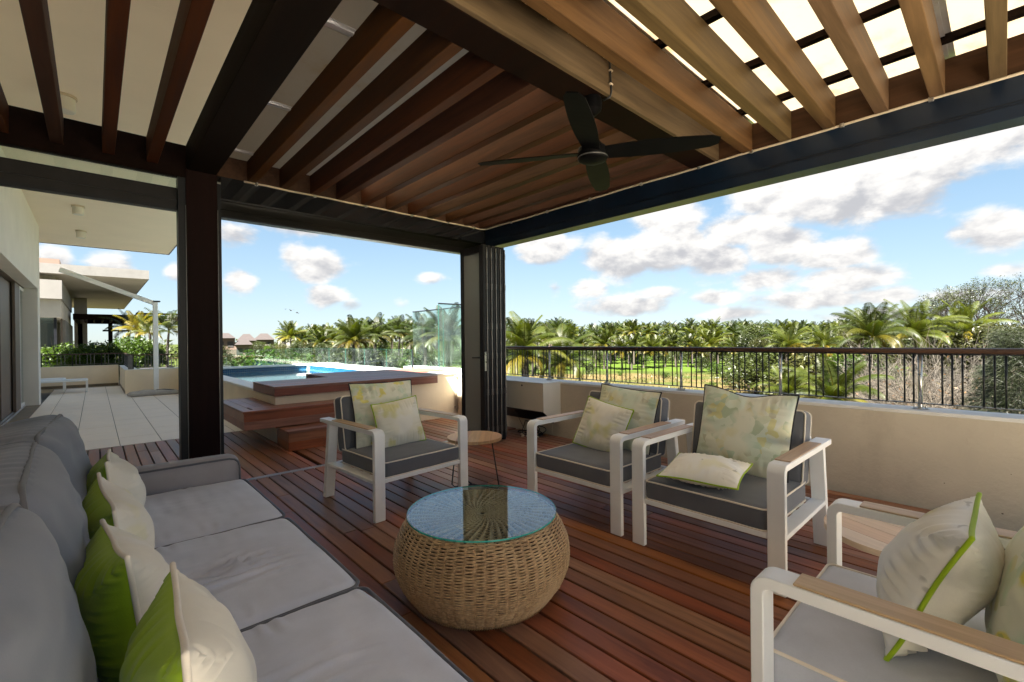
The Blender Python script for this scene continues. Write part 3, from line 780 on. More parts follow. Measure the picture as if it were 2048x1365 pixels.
# ------------------------------------------------------------------ folding doors, stacked at the corner
fd = thing('folding_door', 'stack of folded dark metal glass doors standing open at the deck corner', 'folding door', (3.6, 4.45, 0), world=True)
def door_panel(x0, first):
    y0, y1, z0, z1 = 4.235, 4.692, 0.012, 2.40
    x1 = x0 + 0.058
    pn = B('panel', 'alu_dark', fd, x0, x1, y0, y0 + 0.075, z0, z1, 0.004)
    B('stile', 'alu_dark', pn, x0, x1, y1 - 0.065, y1, z0, z1, 0.004)
    B('rail', 'alu_dark', pn, x0 + .001, x1 - .001, y0 + .0755, y1 - .0655, z0, z0 + 0.11, 0.003)
    B('rail', 'alu_dark', pn, x0 + .001, x1 - .001, y0 + .0755, y1 - .0655, 2.315, z1 - .001, 0.003)
    B('pane', 'glass_clear' if not first else 'glass_tint', pn, x0 + .024, x0 + .032, y0 + .0757, y1 - .0657, z0 + .1102, 2.3148)
    # seals and rods along the end profile
    B('seal', 'rubber', pn, x0 + .018, x0 + .030, y0 - .005, y0 - .0005, z0 + .02, 2.38)
    G().lathe([(0.0085, z0 + .03), (0.0085, 2.37)], (x0 + .055, y0 - .008, 0), 8).obj('rod', 'steel_dark', pn, smooth=0.7)
    for zz in (0.16, 0.62, 1.06, 1.42, 1.90, 2.28):
        G().lathe([(0.0125, zz - .035), (0.0125, zz + .035)], (x0 + .055, y0 - .008, 0), 10).obj('hinge', 'steel_dark', pn, smooth=0.7)
    return pn
pans = [door_panel(3.432 + i * 0.0715, i == 0) for i in range(5)]
# pleated fly screen behind the first pane
gg = G(); vs = []; fs = []
for i in range(25):
    y_ = 4.313 + 0.312 * i / 24; x_ = 3.447 + (0.004 if i % 2 else -0.004)
    vs += [(x_, y_, .13), (x_, y_, 2.31)]
    if i: fs.append((2 * i - 2, 2 * i, 2 * i + 1, 2 * i - 1))
m, t, out = new_mat('screen_cloth')
df = t.add('ShaderNodeBsdfDiffuse'); t.put(df.inputs[0], (0.50, 0.52, 0.50)); tr = t.add('ShaderNodeBsdfTransparent')
ms = t.add('ShaderNodeMixShader'); t.put(ms.inputs[0], 0.42); t.put(ms.inputs[1], tr.outputs[0]); t.put(ms.inputs[2], df.outputs[0]); t.put(out.inputs[0], ms.outputs[0])
gg.add(vs, fs).obj('pleated_screen', 'screen_cloth', pans[0], flip=False)
# lock plate and lever on the first panel
B('lock_plate', 'steel', pans[0], 3.445, 3.470, 4.2285, 4.2345, 0.88, 1.11, 0.002)
hn = B('handle_plate', 'dark_metal', pans[0], 3.4235, 3.4315, 4.255, 4.285, 0.93, 1.09, 0.003)
G().tube([(3.424, 4.27, 1.04), (3.39, 4.27, 1.04), (3.382, 4.285, 1.04), (3.382, 4.39, 1.038)], 0.0085, 8).obj('lever', 'dark_metal', hn, smooth=0.8)
# ------------------------------------------------------------------ pool, its platform and steps
pool = thing('swimming_pool', 'raised swimming pool with blue mosaic waterline and cream coping', 'pool', (3.3, 10, 0), world=True)
ZC = 0.605
B('pool_wall', 'pool_plaster', pool, 1.66, 1.90, 6.20, 14.3, -0.1, ZC - .04)
B('pool_wall', 'pool_plaster', pool, 1.90, 5.30, 6.205, 6.45, -0.1, 0.694)
B('pool_wall', 'pool_plaster', pool, 1.90, 4.62, 13.86, 14.295, -0.1, ZC - .042)
B('pool_wall', 'pool_plaster', pool, 4.62, 5.30, 6.45, 14.29, -3.0, ZC - .044)
B('pool_floor', 'pool_shell', pool, 1.905, 4.615, 6.455, 13.855, -0.9, -0.8)
B('coping', 'coping_paint', pool, 1.640, 1.905, 7.205, 14.32, ZC - .0395, ZC, 0.006)
B('coping', 'coping_paint', pool, 1.906, 4.60, 13.83, 14.31, ZC - .0395, ZC - .001, 0.006)
B('coping', 'coping_paint', pool, 4.601, 5.30, 8.22, 14.31, ZC - .0395, ZC + .001, 0.006)
B('ledge', 'coping_paint', pool, 4.04, 5.30, 6.19, 6.70, 0.6945, 0.712, 0.004)
B('ledge', 'coping_paint', pool, 4.98, 5.30, 6.702, 8.95, 0.62, 0.698, 0.004)
tag(B('pool_water', 'water', None, 1.9055, 4.6145, 6.456, 13.8545, 0.440, 0.452), kind='structure')
# mosaic bands round the waterline: tiles too small to pick apart one by one
def mosaic(name, axis, a0, a1, fix, sgn):
    gg = G(); n = int((a1 - a0) / 0.05)
    for i in range(n):
        for j in range(4):
            p = a0 + i * 0.05; z = 0.36 + j * 0.05
            if axis == 0: gg.box(p + .002, p + .048, min(fix, fix + sgn * .006), max(fix, fix + sgn * .006), z + .002, z + .048)
            else: gg.box(min(fix, fix + sgn * .006), max(fix, fix + sgn * .006), p + .002, p + .048, z + .002, z + .048)
    o = gg.obj(name, 'pool_tile', pool, flip=False); o['kind'] = 'stuff'; return o
mosaic('mosaic_band', 0, 1.91, 4.60, 13.86, -1)
mosaic('mosaic_band', 1, 6.46, 13.85, 4.62, -1)
mosaic('mosaic_band', 1, 6.46, 13.85, 1.90, 1)

plat = thing('pool_platform', 'broad dark red timber platform at the pool edge', 'platform', (2.8, 6.15, 0.58), world=True)
y_ = 6.152; bw = 0.131
for i in range(8):
    B('plank', 'deck_wood_x', plat, 1.640, 4.035, y_ + .0015, y_ + bw - .0015, 0.666, 0.696 + (i % 3) * .0006, 0.003); y_ += bw
yb = y_
for i in range(8):
    ye = y_ + bw
    B('plank', 'deck_wood_x', plat, 2.70, 4.97, y_ + .0015, ye - .0015, 0.666, 0.696 + (i % 3) * .0006, 0.003); y_ = ye
for (x0, x1, yy0, yy1) in ((4.0365, 4.97, 6.72, yb),):
    B('plank', 'deck_wood_x', plat, x0, x1, yy0, yy1 - .002, 0.664, 0.6955, 0.003)
B('front_board', 'deck_wood_x', plat, 1.642, 4.033, 6.1515, 6.176, 0.575, 0.6655, 0.002)
B('side_board', 'deck_wood_x', plat, 1.6415, 1.666, 6.1765, yb - .002, 0.575, 0.6655, 0.002)
B('side_board', 'deck_wood_x', plat, 2.702, 2.726, yb, y_ - .002, 0.48, 0.6655, 0.002)
B('drain_cap', 'steel', plat, 4.30, 4.38, 7.45, 7.53, 0.698, 0.702, 0.001)

bench = thing('bench_step', 'wide red timber step wrapping the corner of the pool wall', 'step', (2.0, 5.85, 0.24), world=True)
y_ = 5.852
B('nosing', 'step_wood', bench, 1.228, 2.92, 5.838, 5.958, 0.437, 0.466, 0.006)
for i in range(1):
    B('plank', 'step_wood', bench, 1.36, 2.92, 5.961, 6.078, 0.437, 0.4655, 0.003)
B('plank', 'step_wood', bench, 1.36, 2.92, 6.081, 6.20, 0.437, 0.465, 0.003)
for i, x_ in enumerate((1.228, 1.336, 1.444, 1.552)):
    B('plank', 'deck_wood_x', bench, x_ + .0015, x_ + .1065, 5.961 if x_ < 1.3 else 6.2025, 7.30, 0.437, 0.4652 + .0006 * (i % 2), 0.003)
B('front_board', 'step_wood', bench, 1.240, 2.91, 5.852, 5.876, 0.342, 0.4365, 0.002)
B('front_board', 'step_wood', bench, 1.242, 2.91, 5.853, 5.876, 0.245, 0.3405, 0.002)
B('side_board', 'step_wood', bench, 1.240, 1.264, 5.8765, 7.29, 0.342, 0.4365, 0.002)
B('side_board', 'step_wood', bench, 1.242, 1.264, 5.8765, 7.29, 0.245, 0.3405, 0.002)
B('end_board', 'step_wood', bench, 2.886, 2.91, 5.8765, 6.198, 0.245, 0.4365, 0.002)
small = thing('small_step', 'small red timber step box standing on the deck under the wide step', 'step', (2.2, 5.6, 0), world=True)
B('tread', 'step_wood', small, 1.605, 2.66, 5.535, 5.665, 0.205, 0.235, 0.006)
B('tread', 'step_wood', small, 1.605, 2.66, 5.668, 6.0, 0.205, 0.2345, 0.004)
B('front_board', 'step_wood', small, 1.622, 2.645, 5.551, 5.575, 0.104, 0.2045, 0.002)
B('front_board', 'step_wood', small, 1.622, 2.645, 5.5515, 5.575, 0.0015, 0.1025, 0.002)
B('side_board', 'step_wood', small, 1.623, 1.647, 5.5755, 6.0, 0.0015, 0.1025, 0.002)
B('side_board', 'step_wood', small, 1.6225, 1.647, 5.5755, 6.0, 0.104, 0.2045, 0.002)
# pipes on the pool wall beside the doors
pp = thing('wall_pipe', 'pair of cream pipes running down the pool wall beside the folded doors', 'pipe', (4.43, 6.18, 0.1), world=True)
G().tube([(4.41, 6.175, 0.10), (4.41, 6.175, 0.63), (4.41, 6.20, 0.66)], 0.011, 8).obj('pipe', 'lamp_white', pp, smooth=True)
G().tube([(4.455, 6.175, 0.02), (4.455, 6.175, 0.64), (4.50, 6.175, 0.665)], 0.011, 8).obj('pipe', 'lamp_white', pp, smooth=True)
G().tube([(4.39, 6.16, 0.655), (4.47, 6.16, 0.655)], 0.02, 10).obj('tap', 'steel', pp, smooth=0.7)
B('bracket', 'steel', pp, 4.39, 4.475, 6.16, 6.203, 0.14, 0.155)

# glass fence of the pool and the two tall screens
gf = thing('glass_fence', 'low frameless glass fence along the far and right edges of the pool', 'fence', (4.95, 13, ZC), world=True)
def pane(par, x0, x1, y0, y1, z0, z1, name='glass_pane', cap=None):
    o = B(name, 'glass_fence', par, x0, x1, y0, y1, z0, z1)
    ax = (x1 - x0) > (y1 - y0)
    e = 0.004
    if ax:
        B('glass_edge', 'fence_edge', o, x0 - e, x0 - .0005, y0, y1, z0, z1)
        B('glass_edge', 'fence_edge', o, x0, x1, y0 + .002, y1 - .002, z1 + .0005, z1 + .003)
    else:
        B('glass_edge', 'fence_edge', o, x0, x1, y0 - e, y0 - .0005, z0, z1)
        B('glass_edge', 'fence_edge', o, x0 + .002, x1 - .002, y0, y1, z1 + .0005, z1 + .003)
    if cap: B('cap_rail', 'dark_metal', o, x0 - (.006 if not ax else 0), x1 + (.006 if not ax else 0), y0 - (.006 if ax else 0), y1 + (.006 if ax else 0), z1 + .004, z1 + .022)
    return o
x_ = 0.9
for i in range(4):
    pane(gf, 1.70 + i * 0.80, 1.70 + i * .80 + .785, 14.20, 14.212, ZC + .002, 1.06)
yl = [8.46, 9.60, 10.75, 11.9, 13.05, 14.19]
for i in range(5):
    pane(gf, 4.91, 4.922, yl[i] + .008, yl[i + 1] - .008, ZC + .004, 1.065)
B('end_post', 'dark_metal', gf, 4.905, 4.93, 8.425, 8.45, ZC, 1.07)
sA = thing('glass_screen', 'tall clear glass screen with dark top rail along the pool platform', 'glass screen', (5.2, 8, .7), world=True)
pane(sA, 5.20, 5.212, 7.72, 8.90, 0.700, 1.88, cap=True); pane(sA, 5.20, 5.212, 6.46, 7.70, 0.700, 1.88, cap=True)
sB = thing('glass_screen', 'tall clear glass screen standing on the white ledge beside the folded doors', 'glass screen', (4.6, 6.4, .7), world=True)
pane(sB, 4.235, 5.18, 6.405, 6.417, 0.7125, 1.86, cap=True)

# ------------------------------------------------------------------ own house: wall, sliding doors, roof slab
hs = thing('house', 'cream house wall and wide roof slab on the left, over the paved terrace', 'house', (-0.9, 10, 0), world=True)
B('wall', 'house_white', hs, -1.12, -0.86, -1.25, 14.07, 2.42, 3.80)
B('wall', 'house_white', hs, -1.30, -0.8605, 13.57, 14.069, -0.1, 2.4195)
B('wall', 'house_white', hs, -1.12, -0.861, -1.25, 6.3, -0.1, 2.4195)
B('wall', 'house_white', hs, -4.0, -1.305, 13.8, 14.06, -0.1, 3.79)
B('roof_slab', 'ceiling_paint', hs, -4.5, 1.08, -1.25, 4.35, 3.802, 4.08)
B('roof_slab', 'ceiling_paint', hs, -4.5, 1.58, 4.351, 16.22, 3.802, 4.08)
B('roof_fascia', 'concrete', hs, 1.081, 1.10, -1.25, 4.33, 3.79, 4.10)
B('roof_fascia', 'concrete', hs, 1.581, 1.60, 4.33, 16.24, 3.79, 4.10)
B('roof_fascia', 'concrete', hs, -4.5, 1.58, 16.221, 16.24, 3.79, 4.10)
B('sun_block_upstand', 'concrete', hs, 1.30, 1.50, 4.352, 15.6, 4.081, 4.85)  # unseen upstand added to keep direct sun off the pool wall and deck
B('threshold', 'stone_strip', hs, -1.12, -0.845, 6.31, 13.565, -0.05, 0.006)
B('sun_block_wing', 'house_white', hs, -4.0, -1.5, 14.07, 19.2, -0.1, 4.3)  # unseen wing added to shade the far end of the paved terrace
B('inner_wall', 'interior_dark', hs, -4.3, -4.2, 5.0, 13.8, 0, 3.8)
sd = B('sliding_door', 'shutter_brown', hs, -1.10, -1.06, 12.2, 12.9, 0.03, 2.40)
for k in range(5):
    B('slat_leaf', 'shutter_brown', sd, -1.16 - .045 * k, -1.12 - .045 * k, 11.0 - .3 * k, 12.85, 0.03, 2.38)
for (ya, yb2) in ((12.905, 13.565),):
    fr_ = B('door_frame', 'white_metal', hs, -1.10, -1.06, ya, ya + .05, 0.03, 2.40)
    B('frame_bar', 'white_metal', fr_, -1.10, -1.06, ya + .051, yb2, 2.34, 2.40)
    B('frame_bar', 'white_metal', fr_, -1.10, -1.06, ya + .051, yb2, 0.03, 0.09)
    B('pane', 'glass_tint', fr_, -1.085, -1.078, ya + .051, yb2, 0.091, 2.339)
for x_ in (-1.20, -1.15, -1.10, -1.05):
    B('floor_rail', 'flash_metal', hs, x_ - .012, x_ + .006, 6.4, 13.5, 0.007, 0.03)
B('soffit_track', 'shutter_brown', hs, -1.30, -1.05, 6.4, 13.56, 2.405, 2.419)
for i, (y_, ) in enumerate(((6.52,), (11.55,), (14.05,))):
    lm = thing('ceiling_lamp', ['white drum ceiling lamp under the roof slab, seen between the left rafters', 'small white drum ceiling lamp under the roof slab, the upper one in the left bay', 'small white drum ceiling lamp under the roof slab, nearest its far edge'][i], 'lamp', (-0.20, y_, 3.80), 'drum lamps under the roof slab')
    G().lathe([(0.095, 0), (0.095, -0.022)], n=24).obj('ceiling_plate', 'cream_cable', lm, smooth=0.7)
    G().lathe([(0.08, -0.023), (0.08, -0.15), (0.07, -0.16), (0.02, -0.16)], n=24).obj('lamp_drum', 'lamp_white', lm, smooth=0.6)

# ------------------------------------------------------------------ left terrace: parapets, railing, parasol, loungers
lp = thing('terrace_wall', 'low cream wall across the far end of the paved terrace', 'wall', (0, 18.4, 0), world=True)
B('wall_body', 'plaster_cream', lp, -3.0, 0.53, 18.30, 18.55, -0.1, 0.598)
B('coping', 'plaster_cream', lp, -3.0, 0.53, 18.292, 18.56, 0.599, 0.617, .004)
B('skirting', 'stone_strip', lp, -3.0, 0.52, 18.285, 18.2995, 0.001, 0.075)
pl = thing('planter_wall', 'cream rendered planter block in the corner of the paved terrace', 'planter', (1.1, 15, 0), world=True)
B('wall_body', 'plaster_cream', pl, 0.555, 1.64, 14.95, 15.2, -0.1, 0.588)
B('wall_body', 'plaster_cream', pl, 0.557, 0.80, 15.201, 18.29, -0.1, 0.587)
B('coping', 'coping_paint', pl, 0.548, 1.64, 14.943, 15.21, 0.5885, 0.605, .004)
B('coping', 'coping_paint', pl, 0.548, 0.81, 15.211, 18.29, 0.5885, 0.604, .004)
B('soil', 'under_deck', pl, 0.81, 1.63, 15.22, 18.2, 0.3, 0.5)
B('skirting', 'stone_strip', pl, 0.545, 0.5545, 14.94, 18.28, 0.001, 0.07)
pl2 = thing('planter_wall', 'cream wall return beside the pool at the terrace end', 'wall', (1.7, 14.6, 0), world=True)
B('wall_body', 'plaster_cream', pl2, 1.645, 1.80, 14.33, 15.6, -0.1, 0.60)
def small_rail(name, label, p0, p1, z0, z1, n, par_group=None):
    t_ = thing(name, label, 'railing', ((p0[0] + p1[0]) / 2, (p0[1] + p1[1]) / 2, z0), world=True)
    ax = abs(p1[0] - p0[0]) > abs(p1[1] - p0[1])
    def bar(nm, mt, w_, za, zb):
        if ax: B(nm, mt, t_, p0[0], p1[0], p0[1] - w_, p0[1] + w_, za, zb, .003)
        else: B(nm, mt, t_, p0[0] - w_, p0[0] + w_, p0[1], p1[1], za, zb, .003)
    bar('handrail', 'handrail_wood', .035, z1 - .03, z1)
    bar('bottom_bar', 'steel_dark', .01, z0 + .04, z0 + .05)
    for i in range(n + 1):
        u = i / n; x_ = p0[0] + (p1[0] - p0[0]) * u; y_ = p0[1] + (p1[1] - p0[1]) * u
        r_ = .012 if i % 8 == 0 else .0065
        if i % 4 == 3: continue
        B('post' if i % 8 == 0 else 'baluster', 'steel_dark' if i % 8 else 'alu_dark', t_, x_ - r_, x_ + r_, y_ - r_, y_ + r_, z0 + (.051 if i % 8 else 0.001), z1 - .031)
    return t_
small_rail('railing', 'short dark railing on the low cream wall at the far end of the terrace', (-3.0, 18.42), (0.62, 18.42), .618, .98, 46)
small_rail('railing', 'dark railing on the side of the cream planter block', (0.66, 15.1), (0.66, 18.2), .606, .98, 40)
small_rail('railing', 'dark railing along the front of the cream planter block behind the parasol', (0.72, 15.09), (1.80, 15.09), .606, .98, 18)
ps = thing('corner_post', 'thick grey rail post at the corner of the cream planter block', 'post', (0.66, 15.05, .605), world=True)
B('post_body', 'steel_dark', ps, 0.615, 0.705, 15.0, 15.06, .606, .965, .004); B('cap', 'handrail_wood', ps, 0.60, 0.72, 14.985, 15.075, .966, .992, .004)

um = thing('parasol', 'folded grey cantilever parasol frame with tilted arm on the paved terrace', 'parasol', (1.11, 14.2, 0), world=True)
B('pole', 'white_metal', um, 1.062, 1.158, 14.15, 14.25, 0.10, 2.27, .006)
gg = G(); A_ = Vector((1.12, 14.2, 2.235)); E_ = Vector((-0.56, 14.28, 2.93)); dd = (E_ - A_).normalized(); nn = dd.cross(Vector((0, 1, 0))).normalized() * .05; yy_ = Vector((0, .045, 0))
vs = []
for p_ in (A_, E_):
    vs += [p_ + nn + yy_, p_ + nn - yy_, p_ - nn - yy_, p_ - nn + yy_]
gg.add(vs, [(0, 1, 2, 3), (7, 6, 5, 4), (0, 4, 5, 1), (1, 5, 6, 2), (2, 6, 7, 3), (3, 7, 4, 0)]).obj('arm', 'white_metal', um)
B('arm_cap', 'dark_metal', um, 1.06, 1.21, 14.14, 14.26, 2.275, 2.31, .01)
B('base_foot', 'dark_metal', um, 0.98, 1.24, 14.07, 14.33, 0.06, 0.099, .005)
gg = G(); n_ = 20; 
for i in range(2):
    pts = []; rd = []
    for k in range(17):
        u = k / 16; pts.append((0.55 + u * 1.02, 13.93 + i * .26 + 0.03 * math.sin(u * 5 + i), 0.045 + .004 * math.sin(u * 20))); rd.append(0.085 * (math.sin(PI * min(1, max(0.0, u)) ) ** 0.35 if 0 < u < 1 else 0.05) * (1 + .08 * math.sin(u * 23 + i)))
    gg2 = G().tube(pts, .05, 12, radii=[max(.01, r_) for r_ in rd])
    gg2.v = [(x, y, max(0.002, z)) for (x, y, z) in gg2.v]
    gg2.obj('weight_bag', 'sand_bag', um, smooth=True)
G().tube([(1.11, 14.1, .12), (1.25, 14.02, .13), (1.45, 14.0, .10)], .01, 6).obj('strap', 'rubber', um, smooth=True)

def lounger(label, x0, x1, y0, y1):
    t_ = thing('low_bench', label, 'bench', (x0, y0, 0), 'white benches on the paved terrace', world=True)
    B('frame', 'white_metal', t_, x0, x1, y0, y1, 0.285, 0.325, .008)
    B('seat_panel', 'curtain', t_, x0 + .03, x1 - .03, y0 + .03, y1 - .03, 0.3252, 0.333, .003)
    for (a_, b_) in ((x0, y0), (x1 - .04, y0), (x0, y1 - .04), (x1 - .04, y1 - .04)):
        B('leg', 'white_metal', t_, a_, a_ + .04, b_, b_ + .04, 0.001, 0.2845)
lounger('low white bench on the paved terrace, the nearer one', -1.75, -0.14, 16.33, 16.95)
lounger('low white bench on the paved terrace, against the end wall', -2.2, -0.60, 17.2, 17.85)

# ------------------------------------------------------------------ neighbour's house and pergola
nb = thing('house', "neighbouring house with a flat overhanging concrete roof beyond the terrace", 'house', (-2, 24, GZ), world=True)
B('roof_slab', 'soffit_grey', nb, -8, 1.67, 24.03, 46, 3.93, 4.20)
B('roof_fascia', 'concrete', nb, -8, 1.69, 24.0, 24.028, 3.92, 4.28); B('roof_fascia', 'concrete', nb, 1.671, 1.69, 24.029, 46, 3.92, 4.28)
B('roof_box', 'house_beige', nb, -6.0, -1.02, 26.0, 28.0, 4.21, 4.72)
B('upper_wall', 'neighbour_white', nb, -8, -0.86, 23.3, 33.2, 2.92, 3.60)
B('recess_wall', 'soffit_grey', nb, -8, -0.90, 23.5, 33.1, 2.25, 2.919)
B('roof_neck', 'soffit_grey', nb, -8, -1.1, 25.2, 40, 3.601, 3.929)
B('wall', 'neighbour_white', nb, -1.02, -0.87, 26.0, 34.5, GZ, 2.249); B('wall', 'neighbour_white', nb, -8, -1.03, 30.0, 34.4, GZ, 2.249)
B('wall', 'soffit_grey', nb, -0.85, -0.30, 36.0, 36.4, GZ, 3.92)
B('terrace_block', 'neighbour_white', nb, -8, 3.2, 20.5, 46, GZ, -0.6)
wn = B('window', 'dark_metal', nb, -1.10, -1.02, 23.62, 23.70, -0.55, 2.248)
B('pane', 'glass_tint', wn, -4.0, -1.105, 23.65, 23.66, -0.5, 2.24)
B('window_mullion', 'shutter_brown', nb, -0.95, -0.905, 24.6, 24.66, -0.55, 2.248)
gg = G(); vs = []; fs = []
for i in range(60):
    x_ = -4.0 + 2.5 * i / 59; vs += [(x_, 23.95 + .05 * math.sin(i * 1.3), -.5), (x_, 23.95 + .05 * math.sin(i * 1.3 + .3), 2.2)]
    if i: fs.append((2 * i - 2, 2 * i, 2 * i + 1, 2 * i - 1))
gg.add(vs, fs).obj('curtain', 'curtain', nb, smooth=True, flip=False)
np_ = thing('pergola', 'dark timber pergola of the neighbouring house behind the green shrubs', 'pergola', (1.5, 32, -.6), world=True)
B('edge_beam', 'beam_wood', np_, -0.75, 4.6, 30.0, 30.15, 2.45, 2.72); B('edge_beam', 'beam_wood', np_, 1.55, 4.8, 29.7, 29.85, 2.73, 2.83)
B('edge_beam', 'beam_wood', np_, 4.45, 4.6, 30.16, 36, 2.45, 2.72); B('edge_beam', 'beam_wood', np_, -0.75, -0.6, 30.16, 36, 2.45, 2.72); B('edge_beam', 'beam_wood', np_, -0.75, 4.6, 36.01, 36.15, 2.45, 2.72)
for i in range(14): B('rafter', 'beam_wood', np_, -0.4 + i * .35, -0.32 + i * .35, 30.16, 36, 2.50, 2.70)
for (x_, y_) in ((1.55, 30.0), (4.4, 30.0), (0.6, 36.0), (4.4, 36.0), (-0.7, 36.0)): B('post', 'post_wood', np_, x_, x_ + .2, y_, y_ + .2, -0.6, 2.449)
B('roof_cover', 'interior_dark', np_, 1.5, 4.7, 30.2, 36, 2.72, 2.729)
B('screen_frame', 'dark_metal', np_, 0.35, 1.5, 35.9, 35.95, 2.0, 2.1)
small_rail('railing', 'far dark railing of the neighbouring terrace under its pergola', (0.4, 25.0), (4.6, 25.0), .20, .62, 44)
nw = thing('terrace_wall', 'white wall of the neighbouring terrace behind the shrubs', 'wall', (2, 25.2, -.6), world=True)
B('wall_body', 'neighbour_white', nw, -0.8, 4.8, 25.1, 25.3, -0.598, 0.18)

# ------------------------------------------------------------------ coffee table of woven rattan
TX, TY = 1.434, 1.796
ct = thing('coffee_table', 'round woven rattan coffee table with a glass top on the deck', 'coffee table', (TX, TY, 0))
def tprof(z):
    # barrel profile of the basket
    u = z / 0.375
    pts = [(0, .332), (.1, .366), (.25, .404), (.42, .428), (.55, .432), (.7, .425), (.85, .402), (1.0, .362)]
    for a_, b_ in zip(pts, pts[1:]):
        if u <= b_[0]:
            f = (u - a_[0]) / (b_[0] - a_[0]); f = f * f * (3 - 2 * f) * .3 + f * .7
            return a_[1] + (b_[1] - a_[1]) * f
    return .362
NR, NK = 62, 58
gg = G(); wr = random.Random(5)
SEG = NK * 4
for i in range(NR):
    z = 0.028 + (0.375 - 0.028) * i / (NR - 1)
    ph = (i % 2) * PI
    pts = []
    jit = wr.uniform(-.0008, .0008)
    for k in range(SEG):
        a_ = 2 * PI * k / SEG
        rr = tprof(z) + 0.0042 * math.cos(a_ * NK / 2 * 1.0 + ph) + 0.0015 * noise.noise((a_ * 6, i * .7, 0))
        pts.append((rr * math.cos(a_), rr * math.sin(a_), z + jit + 0.0012 * noise.noise((a_ * 9, i * 3.1, 5))))
    gg.tube(pts, 0.0037, 5, closed=True)
o = gg.obj('woven_strands', 'wicker', ct, smooth=True, flip=False); o['kind'] = 'stuff'
gg = G()
for k in range(NK):
    a_ = 2 * PI * (k + .5) / NK
    pts = []
    for j in range(13):
        z = 0.01 + .36 * j / 12; rr = tprof(z) - .001; pts.append((rr * math.cos(a_), rr * math.sin(a_), z))
    gg.tube(pts, 0.0045, 5)
o = gg.obj('upright_canes', 'wicker', ct, smooth=True, flip=False); o['kind'] = 'stuff'
gg = G()
for i in range(4): gg.tube([((.338 + .004 * (i % 2)) * math.cos(2 * PI * k / 72), (.338 + .004 * (i % 2)) * math.sin(2 * PI * k / 72), 0.005 + i * .0065) for k in range(72)], .005, 5, closed=True)
gg.obj('base_ring', 'wicker', ct, smooth=True, flip=False)
gg = G()
for k in range(200):
    a_ = 2 * PI * k / 200; gg.tube([(.344 * math.cos(a_), .344 * math.sin(a_), .002), (.3475 * math.cos(a_), .3475 * math.sin(a_), .014), (.344 * math.cos(a_), .344 * math.sin(a_), .027)], .0035, 4)
o = gg.obj('base_binding', 'wicker', ct, smooth=True, flip=False); o['kind'] = 'stuff'
G().lathe([(tprof(z) - .02, z) for z in (0.012, .1, .2, .3, .36)], n=48, cap=False).obj('liner', 'wicker_dark', ct, smooth=True)
# woven top: radial canes twisting outward under fine concentric strands
gg = G()
for k in range(44):
    a0 = 2 * PI * k / 44; pts = []; rd = []
    for j in range(14):
        u = j / 13; r_ = 0.012 + .352 * u; a_ = a0 + .55 * (1 - u) ** 2
        pts.append((r_ * math.cos(a_), r_ * math.sin(a_), 0.374 - .012 * u * u)); rd.append(.0022 + .0125 * u ** .8)
    gg.tube(pts, .01, 6, radii=rd)
o = gg.obj('top_canes', 'wicker', ct, smooth=True, flip=False); o['kind'] = 'stuff'
gg = G()
for i in range(26):
    r_ = 0.03 + i * .0128; pts = []
    for k in range(176):
        a_ = 2 * PI * k / 176; pts.append((r_ * math.cos(a_), r_ * math.sin(a_), 0.3745 + min(.008, .002 + .008 * r_ / .36) * (1 + math.cos(a_ * 22 + (i % 2) * PI)) * .62 - .010 * (r_ / .36) ** 2))
    gg.tube(pts, .0026, 4, closed=True)
o = gg.obj('top_strands', 'wicker', ct, smooth=True, flip=False); o['kind'] = 'stuff'
G().lathe([(0.0, 0.355), (0.36, 0.345)], n=40, cap=False).obj('top_liner', 'wicker_dark', ct, smooth=True)
gt = G().lathe([(0.371, 0.3905), (0.3725, 0.393), (0.3725, 0.3985), (0.371, 0.4005)], n=72).obj('glass_top', 'glass_table', ct)
G().lathe([(0.3728, 0.3912), (0.3738, 0.3935), (0.3738, 0.398), (0.3728, 0.3998)], n=72, cap=False).obj('glass_rim', 'glass_edge', gt, smooth=True)

# ------------------------------------------------------------------ side tables
def side_table(label, x, y, r_, h, mt, rot, n=5, legs=None):
    t_ = thing('side_table', label, 'side table', (x, y, 0), 'round wooden side tables'); t_.rotation_euler.z = R(rot)
    # top of several teak staves
    w_ = 2 * r_ / n
    for i in range(n):
        x0 = -r_ + i * w_ + .0012; x1 = x0 + w_ - .0024
        poly = []
        for k in range(13):
            xx = x0 + (x1 - x0) * k / 12; poly.append((xx, math.sqrt(max(0.0, r_ * r_ - xx * xx))))
        for k in range(12, -1, -1):
            xx = x0 + (x1 - x0) * k / 12; poly.append((xx, -math.sqrt(max(0.0, r_ * r_ - xx * xx))))
        cl = []
        for p_ in poly:
            if not cl or (Vector(p_) - Vector(cl[-1])).length > 1e-5: cl.append(p_)
        if (Vector(cl[0]) - Vector(cl[-1])).length < 1e-5: cl.pop()
        G().prism(cl, 2, h - .024, h).obj('table_stave', mt, t_)
    return t_
s1 = side_table('small round brown wooden side table on a thin black wire foot beside the folded doors', 2.44, 3.15, .238, .412, 'side_table_teak', -43)
for nm, pts in (('leg', [(0.16, -0.15, .387), (0.215, -0.17, .03), (0.205, -0.165, .010), (0.17, -0.15, .008), (-.02, -.06, .008)]), ('leg', [(-.02, -.06, .008), (-.12, .14, .008), (-.15, .16, .012), (-.16, .165, .03), (-.13, .14, .387)]), ('leg', [(-.02, -.06, .008), (-.16, -.12, .008), (-.185, -.125, .03), (-.15, -.1, .387)])):
    G().tube(pts, .0058, 8).obj(nm, 'rubber', s1, smooth=True)
s2 = side_table('round pale wooden side table between the nearest armchair and the parapet wall', 2.455, 0.30, .262, .432, 'side_table_pale', -25)
